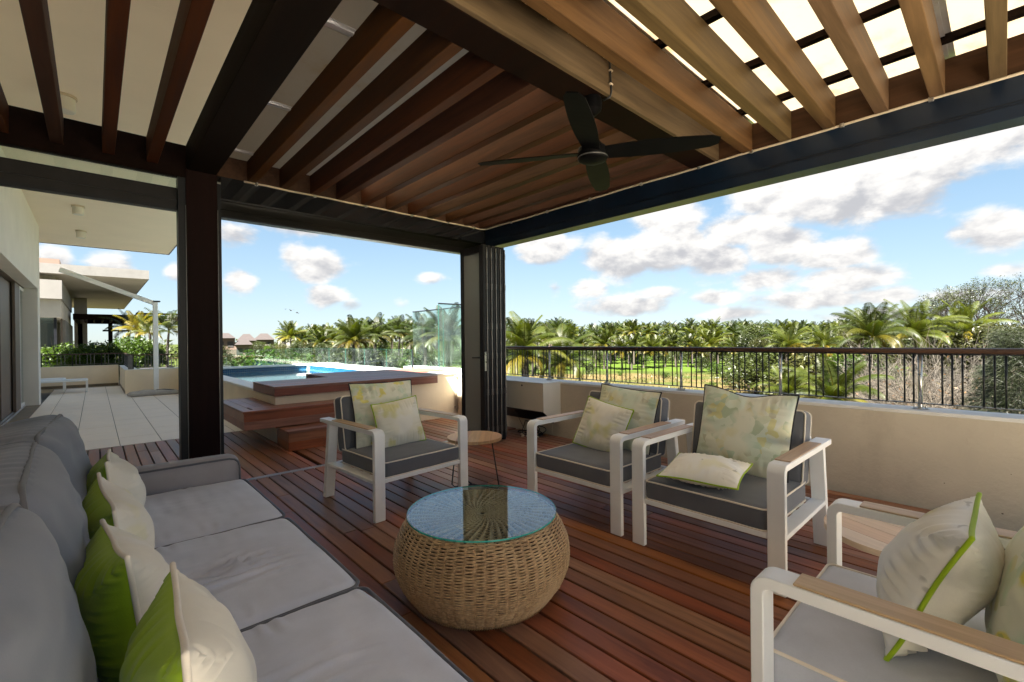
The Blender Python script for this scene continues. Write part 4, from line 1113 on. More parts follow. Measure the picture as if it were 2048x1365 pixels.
for (a_, b_) in ((-.13, .15), (.15, .12), (.0, -.19)):
    G().tube([(a_, b_, .407), (a_ * 1.25, b_ * 1.25, .004)], .0065, 8).obj('leg', 'rubber', s2, smooth=True)
# ------------------------------------------------------------------ upholstery
def fnoise(p, s): return noise.noise((p[0] * s, p[1] * s, p[2] * s))
def cushion(sx, sy, sz, r_, puff=0.02, wr=0.004, seed=0, n=26, crease=None, sag=0.0, pleat=.0012):
    """box cushion centred in x and y, z from 0 to sz, rounded edges, softly filled faces"""
    bm = bmesh.new()
    bmesh.ops.create_cube(bm, size=2.0)
    bmesh.ops.subdivide_edges(bm, edges=bm.edges[:], cuts=n, use_grid_fill=True)
    hx, hy, hz = sx / 2, sy / 2, sz / 2
    for v in bm.verts:
        # spend more vertices near the edges
        q = [math.copysign(abs(c) ** (0.75 if n < 50 else 0.97), c) for c in v.co]
        p = Vector((q[0] * hx, q[1] * hy, q[2] * hz))
        c = Vector((max(-hx + r_, min(hx - r_, p.x)), max(-hy + r_, min(hy - r_, p.y)), max(-hz + r_, min(hz - r_, p.z))))
        d = p - c
        if d.length > 1e-9:
            m_ = max(abs(d.x), abs(d.y), abs(d.z)); p = c + d.normalized() * min(r_, m_ if d.length < 1e-9 else r_)
        u, w_, z_ = p.x / hx, p.y / hy, p.z / hz
        fu, fw, fz = max(0, 1 - u * u), max(0, 1 - w_ * w_), max(0, 1 - z_ * z_)
        k = (fu * fw) ** 0.5
        if z_ > 0.5: p.z += puff * k - sag * math.exp(-((u / .55) ** 2 + (w_ / .55) ** 2)); p.z += wr * k ** .5 * (fnoise((p.x + seed, p.y * 1.0, seed), 5) + .5 * fnoise((p.x * .6 + seed, p.y * 2, seed + 3), 11))
        elif z_ < -0.5: p.z -= puff * .3 * k
        p.x += math.copysign(puff * .35 * (fw * fz) ** .5, u) if abs(u) > .6 else 0
        p.y += math.copysign(puff * .35 * (fu * fz) ** .5, w_) if abs(w_) > .6 else 0
        if crease and z_ > 0.5:
            p.z += crease(p.x, p.y, u, w_)
        # pleats near the seams on the sides
        if abs(z_) <= .8:
            s_ = p.x if abs(w_) > abs(u) else p.y
            n_ = pleat * math.sin(s_ * 95 + 4 * fnoise((s_, seed, 1), 6)) * max(0, fz) * (0.5 + fnoise((s_, seed, 0), 4))
            if abs(w_) > abs(u): p.y += n_
            else: p.x += n_
        v.co = (p.x, p.y, p.z + hz)
    g_ = G(); bm.verts.ensure_lookup_table(); bm.faces.ensure_lookup_table(); bm.verts.index_update()
    g_.add([v.co.copy() for v in bm.verts], [[v.index for v in f.verts] for f in bm.faces]); bm.free()
    return g_
def rrect(sx, sy, r_, z, n=8, wob=0.0, seed=0):
    pts = []
    for (cx, cy, a0) in ((sx / 2 - r_, sy / 2 - r_, 0), (-sx / 2 + r_, sy / 2 - r_, PI / 2), (-sx / 2 + r_, -sy / 2 + r_, PI), (sx / 2 - r_, -sy / 2 + r_, 1.5 * PI)):
        for k in range(n + 1):
            a_ = a0 + PI / 2 * k / n; pts.append(Vector((cx + r_ * math.cos(a_), cy + r_ * math.sin(a_), z)))
    out_ = []
    for i, p in enumerate(pts):
        q = pts[(i + 1) % len(pts)]; m_ = max(1, int((q - p).length / 0.05))
        for j in range(m_):
            c = p + (q - p) * (j / m_); c.z += wob * fnoise((c.x + seed, c.y, 0), 7); out_.append(c)
    return out_
def box_cushion(name, parent, mat_, pipe, sx, sy, sz, M_, r_=.03, puff=.02, seed=0, both=True, n=26, pr=.0055, **kw):
    g_ = cushion(sx, sy, sz, r_, puff, seed=seed, n=n, **kw)
    g_.v = [tuple(M_ @ Vector(p)) for p in g_.v]
    o = g_.obj(name, mat_, parent, smooth=True)
    for z_ in ((sz - r_ * .30, r_ * .30) if both else (sz - r_ * .30,)):
        e = r_ * .30
        q_ = puff * .35
        pts = [M_ @ p for p in rrect(sx - 2 * e + q_ * 1.7 + .006, sy - 2 * e + q_ * 1.7 + .006, r_ * 1.2, z_ + (.003 if z_ > sz / 2 else -.003), wob=.002, seed=seed)]
        G().tube(pts, pr, 7, closed=True).obj('piping', pipe, o, smooth=True, flip=False)
    return o
def pillow(name, label, front, back, pipe, W, H_, T, loc, yaw, tilt=15, roll=0, seed=0, pinch=.09, group=None, pr=.0048, flop=0.0, dent=0.0, wrk=1.0):
    t_ = thing(name, label, 'pillow', loc, group)
    t_.rotation_mode = 'XYZ'
    Mx = Matrix.Rotation(R(yaw), 4, 'Z') @ Matrix.Rotation(R(-tilt), 4, 'X') @ Matrix.Rotation(R(roll), 4, 'Y')
    t_.rotation_euler = Mx.to_euler('XYZ')
    n = 44
    def P(u, v, sd):
        x = W / 2 * u * (1 - pinch * (1 - v * v) * abs(u) ** 1.5)
        z = H_ / 2 + H_ / 2 * v * (1 - pinch * (1 - u * u) * abs(v) ** 1.5)
        th = T / 2 * (max(0, 1 - u ** 2) ** .62) * (max(0, 1 - v ** 2) ** .62)
        y = -sd * th
        # gathers running in from the seams
        ed = max(abs(u), abs(v)); fall = max(0.0, (ed - .45) / .55); fall = fall * (1 - fall) * 4 * (0.6 if ed < .98 else 0)
        s_ = v * H_ if abs(u) > abs(v) else u * W
        amp = .0085 * wrk * fall * (0.4 + abs(fnoise((s_ * 4 + seed, sd, 3), 2.3)))
        y += -sd * amp * math.sin(s_ * 150 + 5 * fnoise((s_, seed, sd), 9))
        y += -sd * .0045 * wrk * fnoise((u * 1.7 + seed, v * 1.7, sd * 2 + seed), 1.3) * (1 - ed ** 4)
        if dent: z -= dent * math.exp(-(u / .45) ** 2) * max(0, v) ** 2
        b_ = flop * (v + 1) ** 2 * .25 * (1 + .0 * u)
        y += b_ + .012 * fnoise((u * .8 + seed, v * .8, 9), 1.0)
        return Vector((x, y, z))
    us = [math.sin(PI / 2 * (-1 + 2 * i / n)) for i in range(n + 1)]
    us = [0.55 * a_ + .45 * (-1 + 2 * i / n) for i, a_ in enumerate(us)]
    for nm, sd, mt in (('front_panel', 1, front), ('back_panel', -1, back)):
        vs = [P(u, v, sd) for v in us for u in us]
        fs = []
        for j in range(n):
            for i in range(n):
                a_ = j * (n + 1) + i
                q = (a_, a_ + 1, a_ + n + 2, a_ + n + 1); fs.append(q if sd > 0 else q[::-1])
        G().add(vs, fs).obj(nm, mt, t_, smooth=True, flip=False)
    ed_ = [(u, -1) for u in us[:-1]] + [(1, v) for v in us[:-1]] + [(u, 1) for u in us[:0:-1]] + [(-1, v) for v in us[:0:-1]]
    G().tube([(P(u, v, 1) + P(u, v, -1)) / 2 for u, v in ed_], pr, 8, closed=True).obj('piping', pipe, t_, smooth=True, flip=False)
    return t_

# ------------------------------------------------------------------ sofa
sofa = thing('sofa', 'long grey three-seat sofa with loose back cushions in the left foreground', 'sofa', (0.1, 1.9, 0), world=True)
B('base', 'sofa_arm', sofa, -0.36, 0.63, 0.52, 3.26, 0.05, 0.268, .02)
for (x_, y_) in ((0.55, 0.6), (0.55, 3.18), (-.3, .6), (-.3, 3.18)): B('foot', 'dark_metal', sofa, x_ - .03, x_ + .03, y_ - .03, y_ + .03, 0.001, 0.0495)
for ya, yb2 in ((3.128, 3.268), (0.50, 0.64)):
    g_ = cushion(1.02, yb2 - ya, 0.52, .045, .008, .002, seed=ya, n=16)
    g_.v = [(x + 0.13, y + (ya + yb2) / 2, z + .05) for x, y, z in g_.v]
    ar = g_.obj('arm', 'sofa_arm', sofa, smooth=True)
    for yy in (ya + .004, yb2 - .004):
        pts = [(-.36 + .02, yy, .556)] + [(-.3 + .04 * i, yy, .5605) for i in range(22)] + [(.585, yy, .56), (.612, yy, .552), (.63, yy, .535), (.637, yy, .51), (.638, yy, .40), (.638, yy, .08)]
        G().tube(pts, .006, 7).obj('piping', 'pipe_grey', ar, smooth=True, flip=False)
g_ = cushion(2.5, 0.16, 0.62, .05, .01, .002, seed=3, n=14); g_.v = [(y * 1.0 - .40, x + 1.885, z + .05) for x, y, z in g_.v]
g_.obj('back_frame', 'sofa_arm', sofa, smooth=True)
def creases(seed, k):
    def f(x, y, u, w_):
        # folds running across the seat (local x is the sofa's length) where people sit
        m_ = math.exp(-((u + .05) / .38) ** 2 - ((w_ + .02) / .52) ** 2)
        s_ = x * 1.0 + .05 * y + .02 * fnoise((x * 1.2, y * 2.2, seed), 4)
        v = (1 - abs(math.sin(s_ * 52 + 2.5 * fnoise((x, y, seed + 2), 4)))) ** 2.2 - .25
        ed_ = math.exp(-((abs(u) - .86) / .12) ** 2) * max(0, fnoise((y * 1.5, seed, 2), 5))
        return k * (.0042 * m_ * v * max(0.05, .35 + 1.3 * fnoise((x * .8, y * .5, seed + 7), 5)) + .0022 * ed_ * math.sin(y * 130 + 4 * fnoise((x, y, 2), 6)) - .003 * m_)
    return f
for i, (ya, yb2) in enumerate(((2.305, 3.122), (1.48, 2.30), (0.655, 1.475))):
    M_ = Matrix.Translation((0.30, (ya + yb2) / 2, 0.268)) @ Matrix.Rotation(PI / 2, 4, 'Z')
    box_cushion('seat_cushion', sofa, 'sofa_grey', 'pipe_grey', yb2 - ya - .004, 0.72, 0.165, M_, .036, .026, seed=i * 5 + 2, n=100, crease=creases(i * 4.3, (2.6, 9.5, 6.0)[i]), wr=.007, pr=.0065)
for i, yc in enumerate((2.715, 1.89, 1.065)):
    W_, H_, T_ = 0.83, 0.50, 0.25
    # cushion local: x = width, y = height, z = thickness toward the sitter
    M_ = Matrix.Translation((-0.150, yc, 0.408)) @ Matrix.Rotation(R((-3, 2, -2)[i]), 4, 'Z') @ Matrix.Rotation(R(-11), 4, 'Y') @ Matrix(((0, 0, 1, -T_ / 2), (1, 0, 0, 0), (0, 1, 0, H_ / 2), (0, 0, 0, 1)))
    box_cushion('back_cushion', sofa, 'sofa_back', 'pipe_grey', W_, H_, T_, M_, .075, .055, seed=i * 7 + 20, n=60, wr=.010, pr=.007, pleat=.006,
                crease=lambda x, y, u, w_, s=i: .012 * math.sin(y * 60 + x * 14 + 6 * fnoise((x, y, s), 4)) * max(0, fnoise((x * .8, y, s + 4), 3.5)) + .012 * fnoise((x, y * 1.6, s + 8), 5))
GP = 'pillows lined up on the sofa'
pillow('throw_pillow', 'cream pillow with lime green back on the sofa, nearest the post', 'pillow_cream', 'green_cloth', 'pipe_cream', .43, .365, .21, (0.075, 2.66, .395), 87, 6, 3, 1, group=GP, pr=.006, wrk=2.2)
pillow('throw_pillow', 'cream pillow with lime green back on the sofa, second from the post', 'pillow_cream', 'green_cloth', 'pipe_cream', .43, .36, .21, (0.07, 2.11, .395), 93, 8, -5, 5, group=GP, pr=.006, wrk=2.2)
pillow('throw_pillow', 'cream pillow with lime green back on the sofa, third from the post', 'pillow_cream', 'green_cloth', 'pipe_cream', .44, .365, .21, (0.078, 1.53, .395), 95, 7, 4, 9, group=GP, pr=.006, wrk=2.2)
pillow('throw_pillow', 'cream pillow with lime green back on the sofa, nearest the viewer at the bottom edge', 'pillow_cream', 'green_cloth', 'pipe_cream', .43, .365, .21, (0.15, 1.055, .395), 86, 6, 3, 13, group=GP, pr=.006, wrk=2.2)

# ------------------------------------------------------------------ armchairs
def make_chair(label):
    t_ = thing('armchair', label, 'armchair', (0, 0, 0), 'white armchairs with wooden arms')
    for sx in (-1, 1):
        xa, xb = (0.34, 0.42) if sx > 0 else (-0.42, -0.34)
        # front leg bending over into the arm
        prof = [(0.0, 0.0015)]
        ro, th = .045, .032
        for k in range(7):
            a_ = PI - PI / 2 * k / 6; prof.append((ro + ro * math.cos(a_), .63 - ro + ro * math.sin(a_)))
        prof += [(.86, .63), (.86, .63 - th)]
        ri = .016
        for k in range(5):
            a_ = PI / 2 + PI / 2 * k / 4; prof.append((th + ri + ri * math.cos(a_), .63 - th - ri + ri * math.sin(a_)))
        prof += [(th, 0.0015)]
        arm = G().prism(prof, 0, xa, xb).obj('arm_frame', 'white_metal', t_, smooth=0.5)
        bv = arm.modifiers.new('soft', 'BEVEL'); bv.width = .003; bv.segments = 2; bv.limit_method = 'ANGLE'; bv.angle_limit = R(50)
        B('arm_pad', 'teak', t_, xa + .003, xb - .003, .10, .655, .6305, .637, .002)
        for dx in (.02, .06): B('screw', 'dark_metal', t_, xa + dx - .005, xa + dx + .005, .8602, .862, .609, .619)
        # leaning flat rear leg
        G().add([(xa + .004, .690, .5975), (xb - .004, .690, .5975), (xb - .004, .735, .5975), (xa + .004, .735, .5975), (xa + .004, .775, .0015), (xb - .004, .775, .0015), (xb - .004, .820, .0015), (xa + .004, .820, .0015)],
                [(0, 1, 2, 3), (7, 6, 5, 4), (0, 4, 5, 1), (1, 5, 6, 2), (2, 6, 7, 3), (3, 7, 4, 0)]).obj('rear_leg', 'white_metal', t_)
        B('side_rail', 'white_metal', t_, xa + .002, xb - .002, th + .0005, .742, .262, .286, .003)
    B('front_rail', 'white_metal', t_, -.3395, .3395, .004, .034, .258, .286, .003)
    B('rear_rail', 'white_metal', t_, -.3395, .3395, .70, .735, .262, .286, .003)
    for i in range(4): B('seat_slat', 'white_metal', t_, -.3395, .3395, .12 + i * .145, .18 + i * .145, .268, .280)
    for zz in (.46, .60): B('back_rail', 'white_metal', t_, -.3395, .3395, .745, .765, zz, zz + .05, .003)
    return t_
def cushions(t_, mat_seat, mat_back, seed):
    M_ = Matrix.Translation((0, .335, .2875))
    box_cushion('seat_cushion', t_, mat_seat, 'pipe_cream', .672, .655, .112, M_, .022, .014, seed=seed, n=22, wr=.003, pr=.0048)
    W_, H_, T_ = .668, .43, .125
    M_ = Matrix.Translation((0, .715, .365)) @ Matrix.Rotation(R(-10), 4, 'X') @ Matrix(((1, 0, 0, 0), (0, 0, -1, 0), (0, 1, 0, H_ / 2), (0, 0, 0, 1)))
    box_cushion('back_cushion', t_, mat_back, 'pipe_cream', W_, H_, T_, M_, .026, .018, seed=seed + 9, n=20, wr=.003, pr=.0048)
CH = [('white armchair with wooden arms and grey cushions beside the pool steps', (1.822, 2.955), 4.0),
      ('white armchair with wooden arms and grey cushions near the wall cabinet, left of its pair', (2.430, 2.067), -90),
      ('white armchair with wooden arms holding a flat white pillow, right of its pair', (2.418, 1.137), -90),
      ('white armchair with wooden arms in the right foreground, cut by the picture edge', (1.690, 0.462), 180)]
proto = make_chair(CH[0][0])
chairs = []
for i, (lb, (x_, y_), a_) in enumerate(CH):
    o = proto if i == 0 else copy_tree(proto)
    o['label'] = lb; chairs.append(o)
for i, (o, (lb, (x_, y_), a_)) in enumerate(zip(chairs, CH)):
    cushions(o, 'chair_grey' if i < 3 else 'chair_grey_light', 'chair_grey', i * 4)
    if i == 3:
        for ch in o.children:
            if ch.name.startswith('seat_cushion'):
                pass
    o.location = (x_, y_, 0); o.rotation_euler.z = R(a_)
def on_chair(i, lx, ly, z):
    a_ = R(CH[i][2]); c, s = math.cos(a_), math.sin(a_)
    return (CH[i][1][0] + c * lx - s * ly, CH[i][1][1] + s * lx + c * ly, z)
pillow('throw_pillow', 'large pale green floral pillow leaning on the armchair beside the pool steps', 'pillow_floral', 'pillow_plain', 'pipe_charcoal', .585, .53, .16, on_chair(0, .015, .53, .392), 4, 14, 1, 21, pinch=.05, wrk=1.8)
pillow('throw_pillow', 'small cream pillow with green edging in front on the armchair beside the pool steps', 'pillow_blot', 'pillow_plain', 'pipe_green', .42, .385, .15, on_chair(0, .06, .37, .392), 2, 15, -5, 24, pinch=.05, wrk=1.8)
pillow('throw_pillow', 'large pale green pillow leaning on the armchair near the wall cabinet', 'pillow_hex', 'pillow_plain', 'pipe_charcoal', .56, .49, .16, on_chair(1, .03, .54, .392), -92, 16, 3, 31, pinch=.05, wrk=1.8)
pillow('throw_pillow', 'small cream pillow with green edging in front on the armchair near the wall cabinet', 'pillow_blot', 'pillow_plain', 'pipe_green', .41, .39, .15, on_chair(1, -.07, .375, .392), -84, 19, 11, 34, pinch=.05, wrk=1.8)
pillow('throw_pillow', 'large green hexagon-patterned pillow with drooping top on the right-hand armchair of the pair', 'pillow_hex', 'pillow_plain', 'pipe_charcoal', .57, .54, .16, on_chair(2, -.005, .53, .392), -90, 14, 3, 41, pinch=.05, dent=.035, wrk=1.8)
pillow('throw_pillow', 'white pillow with green edging lying flat on the armchair seat', 'pillow_white', 'pillow_plain', 'pipe_green', .43, .42, .14, on_chair(2, -.03, .02, .452), -80, 84, 0, 44, pinch=.06, wrk=1.8)
pillow('throw_pillow', 'white pillow with bright green edging in the right foreground armchair', 'pillow_white', 'pillow_plain', 'pipe_green', .44, .40, .22, on_chair(3, -.03, .245, .41), 180, 24, 0, 51, pinch=.07, pr=.0058, wrk=2.2)
pillow('throw_pillow', 'large mint and yellow pillow cut by the right picture edge', 'pillow_mint', 'pillow_plain', 'pipe_charcoal', .57, .53, .20, on_chair(3, .0, .46, .395), 180, 20, 0, 54, pinch=.05, wrk=1.8)
# ------------------------------------------------------------------ palms
def palm_crown(seed, L=4.2, nf=22, nl=24, droop=1.0, width=.05):
    rn = random.Random(seed); g_ = G()
    def addv(vs, fs, a_):
        g_.add(vs, fs); g_.age.extend([a_] * len(vs))
    for i in range(nf):
        u = (i + .5) / nf                                   # 0 = youngest (upright), 1 = oldest (hanging)
        az_ = i * 2.39996 + rn.uniform(-.25, .25)
        el0 = R(86 - 78 * u ** 1.15 + rn.uniform(-9, 9)); Lf = L * (0.62 + .38 * math.sin(PI * min(1, .25 + u * .75))) * rn.uniform(.88, 1.08)
        bend = (R(28) + R(78) * u) * droop * rn.uniform(.8, 1.2)
        h = Vector((math.cos(az_), math.sin(az_), 0)); side = Vector((-math.sin(az_), math.cos(az_), 0))
        age = max(0.0, min(1.0, (u - .62) * 1.9 + rn.uniform(-.25, .2))) if rn.random() < .8 else 0.0
        p = Vector((0, 0, 0)) + h * .08; pts = [p.copy()]; tg = []
        ns = nl + 3; st = Lf / ns
        for k in range(ns):
            e = el0 - bend * (k / ns) ** 1.35
            d = h * math.cos(e) + Vector((0, 0, math.sin(e)))
            tg.append(d); p = p + d * st; pts.append(p.copy())
        # midrib
        vs = []; fs = []
        for k in range(0, len(pts), 3):
            w_ = .035 * (1 - k / len(pts)) + .008
            vs += [pts[k] + side * w_, pts[k] - side * w_]
        for k in range(len(vs) // 2 - 1): fs.append((2 * k, 2 * k + 1, 2 * k + 3, 2 * k + 2))
        addv(vs, fs, min(1, age + .25))
        tw = rn.uniform(-.5, .5)
        for k in range(3, ns):
            f = k / ns; d = tg[k - 1]
            nrm = d.cross(side).normalized()
            if nrm.z < 0: nrm = -nrm
            ll = L * .19 * (math.sin(PI * (0.12 + .80 * f)) ** .7) * rn.uniform(.85, 1.1)
            for sgn in (1, -1):
                dr = (side * sgn * 1.0 + d * .55 - Vector((0, 0, 1)) * (.28 + .55 * f + .3 * u) + nrm * (.30 - .2 * u) + nrm * tw * .25 * sgn).normalized()
                b0 = pts[k]; wv = d * (width * L * .18 * rn.uniform(.8, 1.2))
                m_ = b0 + dr * ll * .55; tip = b0 + dr * ll + Vector((0, 0, -.16 * ll)) + d * .04
                addv([b0 - wv * .6, b0 + wv * .6, m_ + wv, m_ - wv, tip], [(0, 1, 2, 3), (3, 2, 4)], min(1.0, age * rn.uniform(.7, 1.2)))
    return g_
def palm_trunk(seed, H_, r0=.17, lean=.4):
    rn = random.Random(seed); a_ = rn.uniform(0, 2 * PI); pts = []; rd = []
    for k in range(9):
        u = k / 8; pts.append((lean * (u * u - 1) * math.cos(a_), lean * (u * u - 1) * math.sin(a_), -H_ * (1 - u))); rd.append(r0 * (1.35 - .6 * u + .5 * max(0, .12 - u) * 4))
    return G().tube(pts, r0, 8, radii=rd)
def smoothed(me): me.polygons.foreach_set('use_smooth', [True] * len(me.polygons)); return me
CROWNS = []
for i in range(6):
    me = palm_crown(100 + i, 4.2, 26, 24, droop=(.9, 1.05, 1.2, .95, 1.1, .85)[i], width=.085).mesh('crown'); me.materials.append(MAT['palm_leaf']); CROWNS.append(me)
DARKC = []
for i in range(3):
    me = palm_crown(200 + i, 4.2, 24, 22, droop=1.0 + .1 * i, width=.085).mesh('crown'); me.materials.append(MAT['palm_leaf_dark']); DARKC.append(me)
RIGHTC = []
for i in range(3):
    me = palm_crown(350 + i, 4.4, 24, 44, droop=1.35, width=.042).mesh('crown'); me.materials.append(MAT['palm_leaf']); RIGHTC.append(me)
NEARC = []
for i in range(3):
    me = palm_crown(300 + i, 3.6, 22, 46, droop=1.45, width=.045).mesh('crown'); me.materials.append(MAT['palm_leaf']); NEARC.append(me)
TRUNKS = {}
def trunk_for(h, s):
    k = (round(h * 2) / 2, s % 3)
    if k not in TRUNKS:
        me = smoothed(palm_trunk(s % 3 + int(h * 10), k[0] + .4).mesh('trunk')); me.materials.append(MAT['palm_trunk']); TRUNKS[k] = me
    return TRUNKS[k]
prn = random.Random(77)
def palm(label, group, pos, crown_z, crown, scale=1.0, s=0):
    t_ = thing('palm_tree', label, 'palm tree', (pos.x, pos.y, GZ), group)
    h = crown_z - GZ
    c = link('crown', crown, None, t_); c.location = (0, 0, h); c.rotation_euler.z = prn.uniform(0, 2 * PI); c.scale = (scale,) * 3
    tr = link('trunk', trunk_for(h, s), None, t_); tr.location = (0, 0, h); tr.rotation_euler.z = prn.uniform(0, 2 * PI)
    return t_
G1 = 'palms standing on the lawn behind the meadow'; L1 = 'coconut palm with dark trunk standing on the bright lawn beyond the railing'
for px in (1128, 1160, 1190, 1212, 1238, 1262, 1284, 1310, 1330, 1352, 1378, 1395, 1422, 1450, 1475):
    d = prn.uniform(99, 118)
    palm(L1, G1, at_dist(px + prn.uniform(-6, 6), d), height_at(px, prn.uniform(690, 706), d), CROWNS[prn.randrange(6)], prn.uniform(.85, 1.05), prn.randrange(9))
G2 = 'palms of the dense far grove'; L2 = 'coconut palm in the dense grove along the horizon beyond the lawn'
px = 575
while px < 1790:
    for row in range(3):
        d = prn.uniform(120, 146) + row * 30
        x_ = px + prn.uniform(-12, 12)
        top = 676 + prn.uniform(-9, 8) + (row * -5)
        if x_ < 690: top += 8
        palm(L2, G2, at_dist(x_, d), height_at(x_, top, d), (DARKC if prn.random() < .5 else CROWNS)[prn.randrange(3)], prn.uniform(.95, 1.25), prn.randrange(9))
    px += 20
# palms standing out one by one: label, picture column, crown height in the picture, distance, scale, crown
ONE = [('tall palm with upright spear leaves left of the tall glass screens, over the pool', 800, 668, 70, .8, DARKC[0]),
       ('broad palm with drooping yellow fronds behind the pool fence', 708, 684, 46, .72, CROWNS[1]),
       ('dark palm standing over the far right corner of the pool', 752, 674, 58, .85, DARKC[1]),
       ('palm seen through the tall glass screen nearest the pool', 850, 684, 34, .62, DARKC[2]),
       ('palm seen through the tall glass screen beside the folded doors', 896, 676, 30, .62, DARKC[0]),
       ('leafy palm just beyond the railing beside the folded doors', 1048, 716, 17, .60, NEARC[0]),
       ('palm with arching pale frond beyond the railing behind the middle armchair', 1122, 728, 19, .62, NEARC[1]),
       ('palm with yellow lower fronds in front of the lawn, right of the far grove', 1575, 694, 62, .80, RIGHTC[0]),
       ('slim palm with upright fronds beside the yellow-fronded palm', 1650, 692, 60, .7, RIGHTC[1]),
       ('big arching palm behind the railing, left of the bare trees', 1745, 676, 45, .85, RIGHTC[2]),
       ('big bright palm below the bare trees at the right', 1830, 672, 52, .9, RIGHTC[0]),
       ('palm at the right below the bare trees, half hidden by the dry bush', 1925, 668, 56, .85, RIGHTC[1]),
       ('young palm with fan of low fronds close behind the parapet', 1668, 800, 14.5, .42, NEARC[0]),
       ('young palm low behind the railing, left of the low fan of fronds', 1578, 790, 17, .36, NEARC[2]),
       ('single dark palm poking above the far treetops at the middle right', 1722, 650, 88, .8, DARKC[1]),
       ('lone palm above the treetops next to the folded doors', 1032, 664, 92, .8, DARKC[2]),
       ('lone palm with ragged crown above the treetops near the railing start', 1062, 668, 84, .8, DARKC[0]),
       ('palm pair member rising above the grove near the picture middle', 1118, 660, 96, .85, DARKC[1]),
       ('spear-topped palm above the lawn grove', 1268, 664, 120, .9, CROWNS[0])]
for lb, px, py, d, sc, cr in ONE:
    palm(lb, None, at_dist(px, d), height_at(px, py, d), cr, sc, int(px))

# ------------------------------------------------------------------ leafy trees and bushes
def leaf_cloud(seed, clumps, n, size, stretch=1.0):
    """many leaf-sized faces spread through a cluster of uneven clumps"""
    rn = random.Random(seed); g_ = G()
    tot = sum(c[3] ** 2 for c in clumps); vs = []; fs = []
    for (cx, cy, cz, r_) in clumps:
        m_ = int(n * r_ * r_ / tot)
        for _ in range(m_):
            while True:
                q = Vector((rn.uniform(-1, 1), rn.uniform(-1, 1), rn.uniform(-1, 1)))
                if .001 < q.length < 1: break
            q = q.normalized() * (rn.random() ** .38) * r_ * (1 + .35 * fnoise(q * 1.0 + Vector((cx, cy, cz)), 1.8))
            c = Vector((cx, cy, cz)) + Vector((q.x, q.y, q.z * .8))
            a_ = Vector((rn.gauss(0, 1), rn.gauss(0, 1), rn.gauss(0, .6))).normalized(); b_ = a_.orthogonal().normalized(); b_ = (b_ * math.cos(rn.uniform(0, 6)) + a_.cross(b_) * math.sin(rn.uniform(0, 6))).normalized()
            s_ = size * rn.uniform(.6, 1.3); o = len(vs)
            vs += [c - a_ * s_, c + b_ * s_ * .42, c + a_ * s_ * stretch, c - b_ * s_ * .42]; fs.append((o, o + 1, o + 2, o + 3))
    return g_.add(vs, fs)
def clump_set(seed, n, rx, ry, z0, z1, r_):
    rn = random.Random(seed); out_ = []
    for i in range(n):
        a_ = rn.uniform(0, 2 * PI); q = rn.random() ** .5; u = rn.random()
        k = 1 - .55 * u
        out_.append((rx * q * math.cos(a_) * k, ry * q * math.sin(a_) * k, z0 + (z1 - z0) * u, r_ * rn.uniform(.6, 1.15)))
    return out_
def limbs(seed, H_, spread, n=9, r0=.16, sub=2):
    rn = random.Random(seed); g_ = G()
    g_.tube([(0, 0, 0), (rn.uniform(-.1, .1), rn.uniform(-.1, .1), H_ * .3), (rn.uniform(-.2, .2), rn.uniform(-.2, .2), H_ * .55)], r0, 7, radii=[r0 * 1.3, r0, r0 * .75])
    for i in range(n):
        a_ = 2 * PI * i / n + rn.uniform(-.3, .3); z0 = H_ * rn.uniform(.25, .55); L = spread * rn.uniform(.6, 1)
        pts = [Vector((0, 0, z0))]; d = Vector((math.cos(a_), math.sin(a_), rn.uniform(.4, 1.1))).normalized()
        for k in range(5): d = (d + Vector((rn.uniform(-.25, .25), rn.uniform(-.25, .25), rn.uniform(-.05, .2)))).normalized(); pts.append(pts[-1] + d * L / 5)
        g_.tube(pts, .05, 5, radii=[r0 * .55 * (1 - k / 6.5) for k in range(6)])
    return g_
def bare_limbs(seed, H_, depth=5, spread=.55, r0=.17, umbrella=.0):
    rn = random.Random(seed); g_ = G(); tips = []
    def grow(p, d, L, r_, lv):
        pts = [p]; q = p.copy(); dd = d.copy()
        for k in range(3):
            dd = (dd + Vector((rn.uniform(-.18, .18), rn.uniform(-.18, .18), rn.uniform(-.08, .12)))).normalized(); q = q + dd * L / 3; pts.append(q.copy())
        g_.tube(pts, r_, 5 if lv < 2 else 3, radii=[r_, r_ * .88, r_ * .78, r_ * .66], cap=False)
        if lv >= depth: tips.append(q); return
        for _ in range(rn.choice((2, 3, 3)) if lv > 0 else 4):
            s_ = spread * rn.uniform(.6, 1.3)
            nd = (dd + Vector((rn.uniform(-1, 1), rn.uniform(-1, 1), rn.uniform(-.5, .8) - umbrella * lv * .12)) * s_).normalized()
            grow(q, nd, L * rn.uniform(.62, .85), r_ * .60, lv + 1)
    grow(Vector((0, 0, 0)), Vector((rn.uniform(-.1, .1), rn.uniform(-.1, .1), 1)), H_ * .30, r0, 0)
    return g_, tips
def tree(name, label, cat, pos, crown_me, limb_me, scale=1.0, group=None, rz=None):
    t_ = thing(name, label, cat, (pos.x, pos.y, pos.z), group)
    t_.rotation_euler.z = prn.uniform(0, 6.28) if rz is None else rz; t_.scale = (scale,) * 3
    link('crown', crown_me, None, t_)
    if limb_me: link('trunk', limb_me, None, t_)
    return t_
def mk(gx, name, mt):
    me = gx.mesh(name); me.materials.append(MAT[mt]); return me
TREES = [mk(leaf_cloud(500 + i, clump_set(520 + i, 13, 3.0, 3.0, 3.6, 7.6, 1.55), 4200, .17), 'crown', ('tree_leaf', 'olive_leaf', 'tree_leaf')[i]) for i in range(3)]
TLIMB = [mk(limbs(540 + i, 7.0, 3.6), 'trunk', 'bark') for i in range(3)]
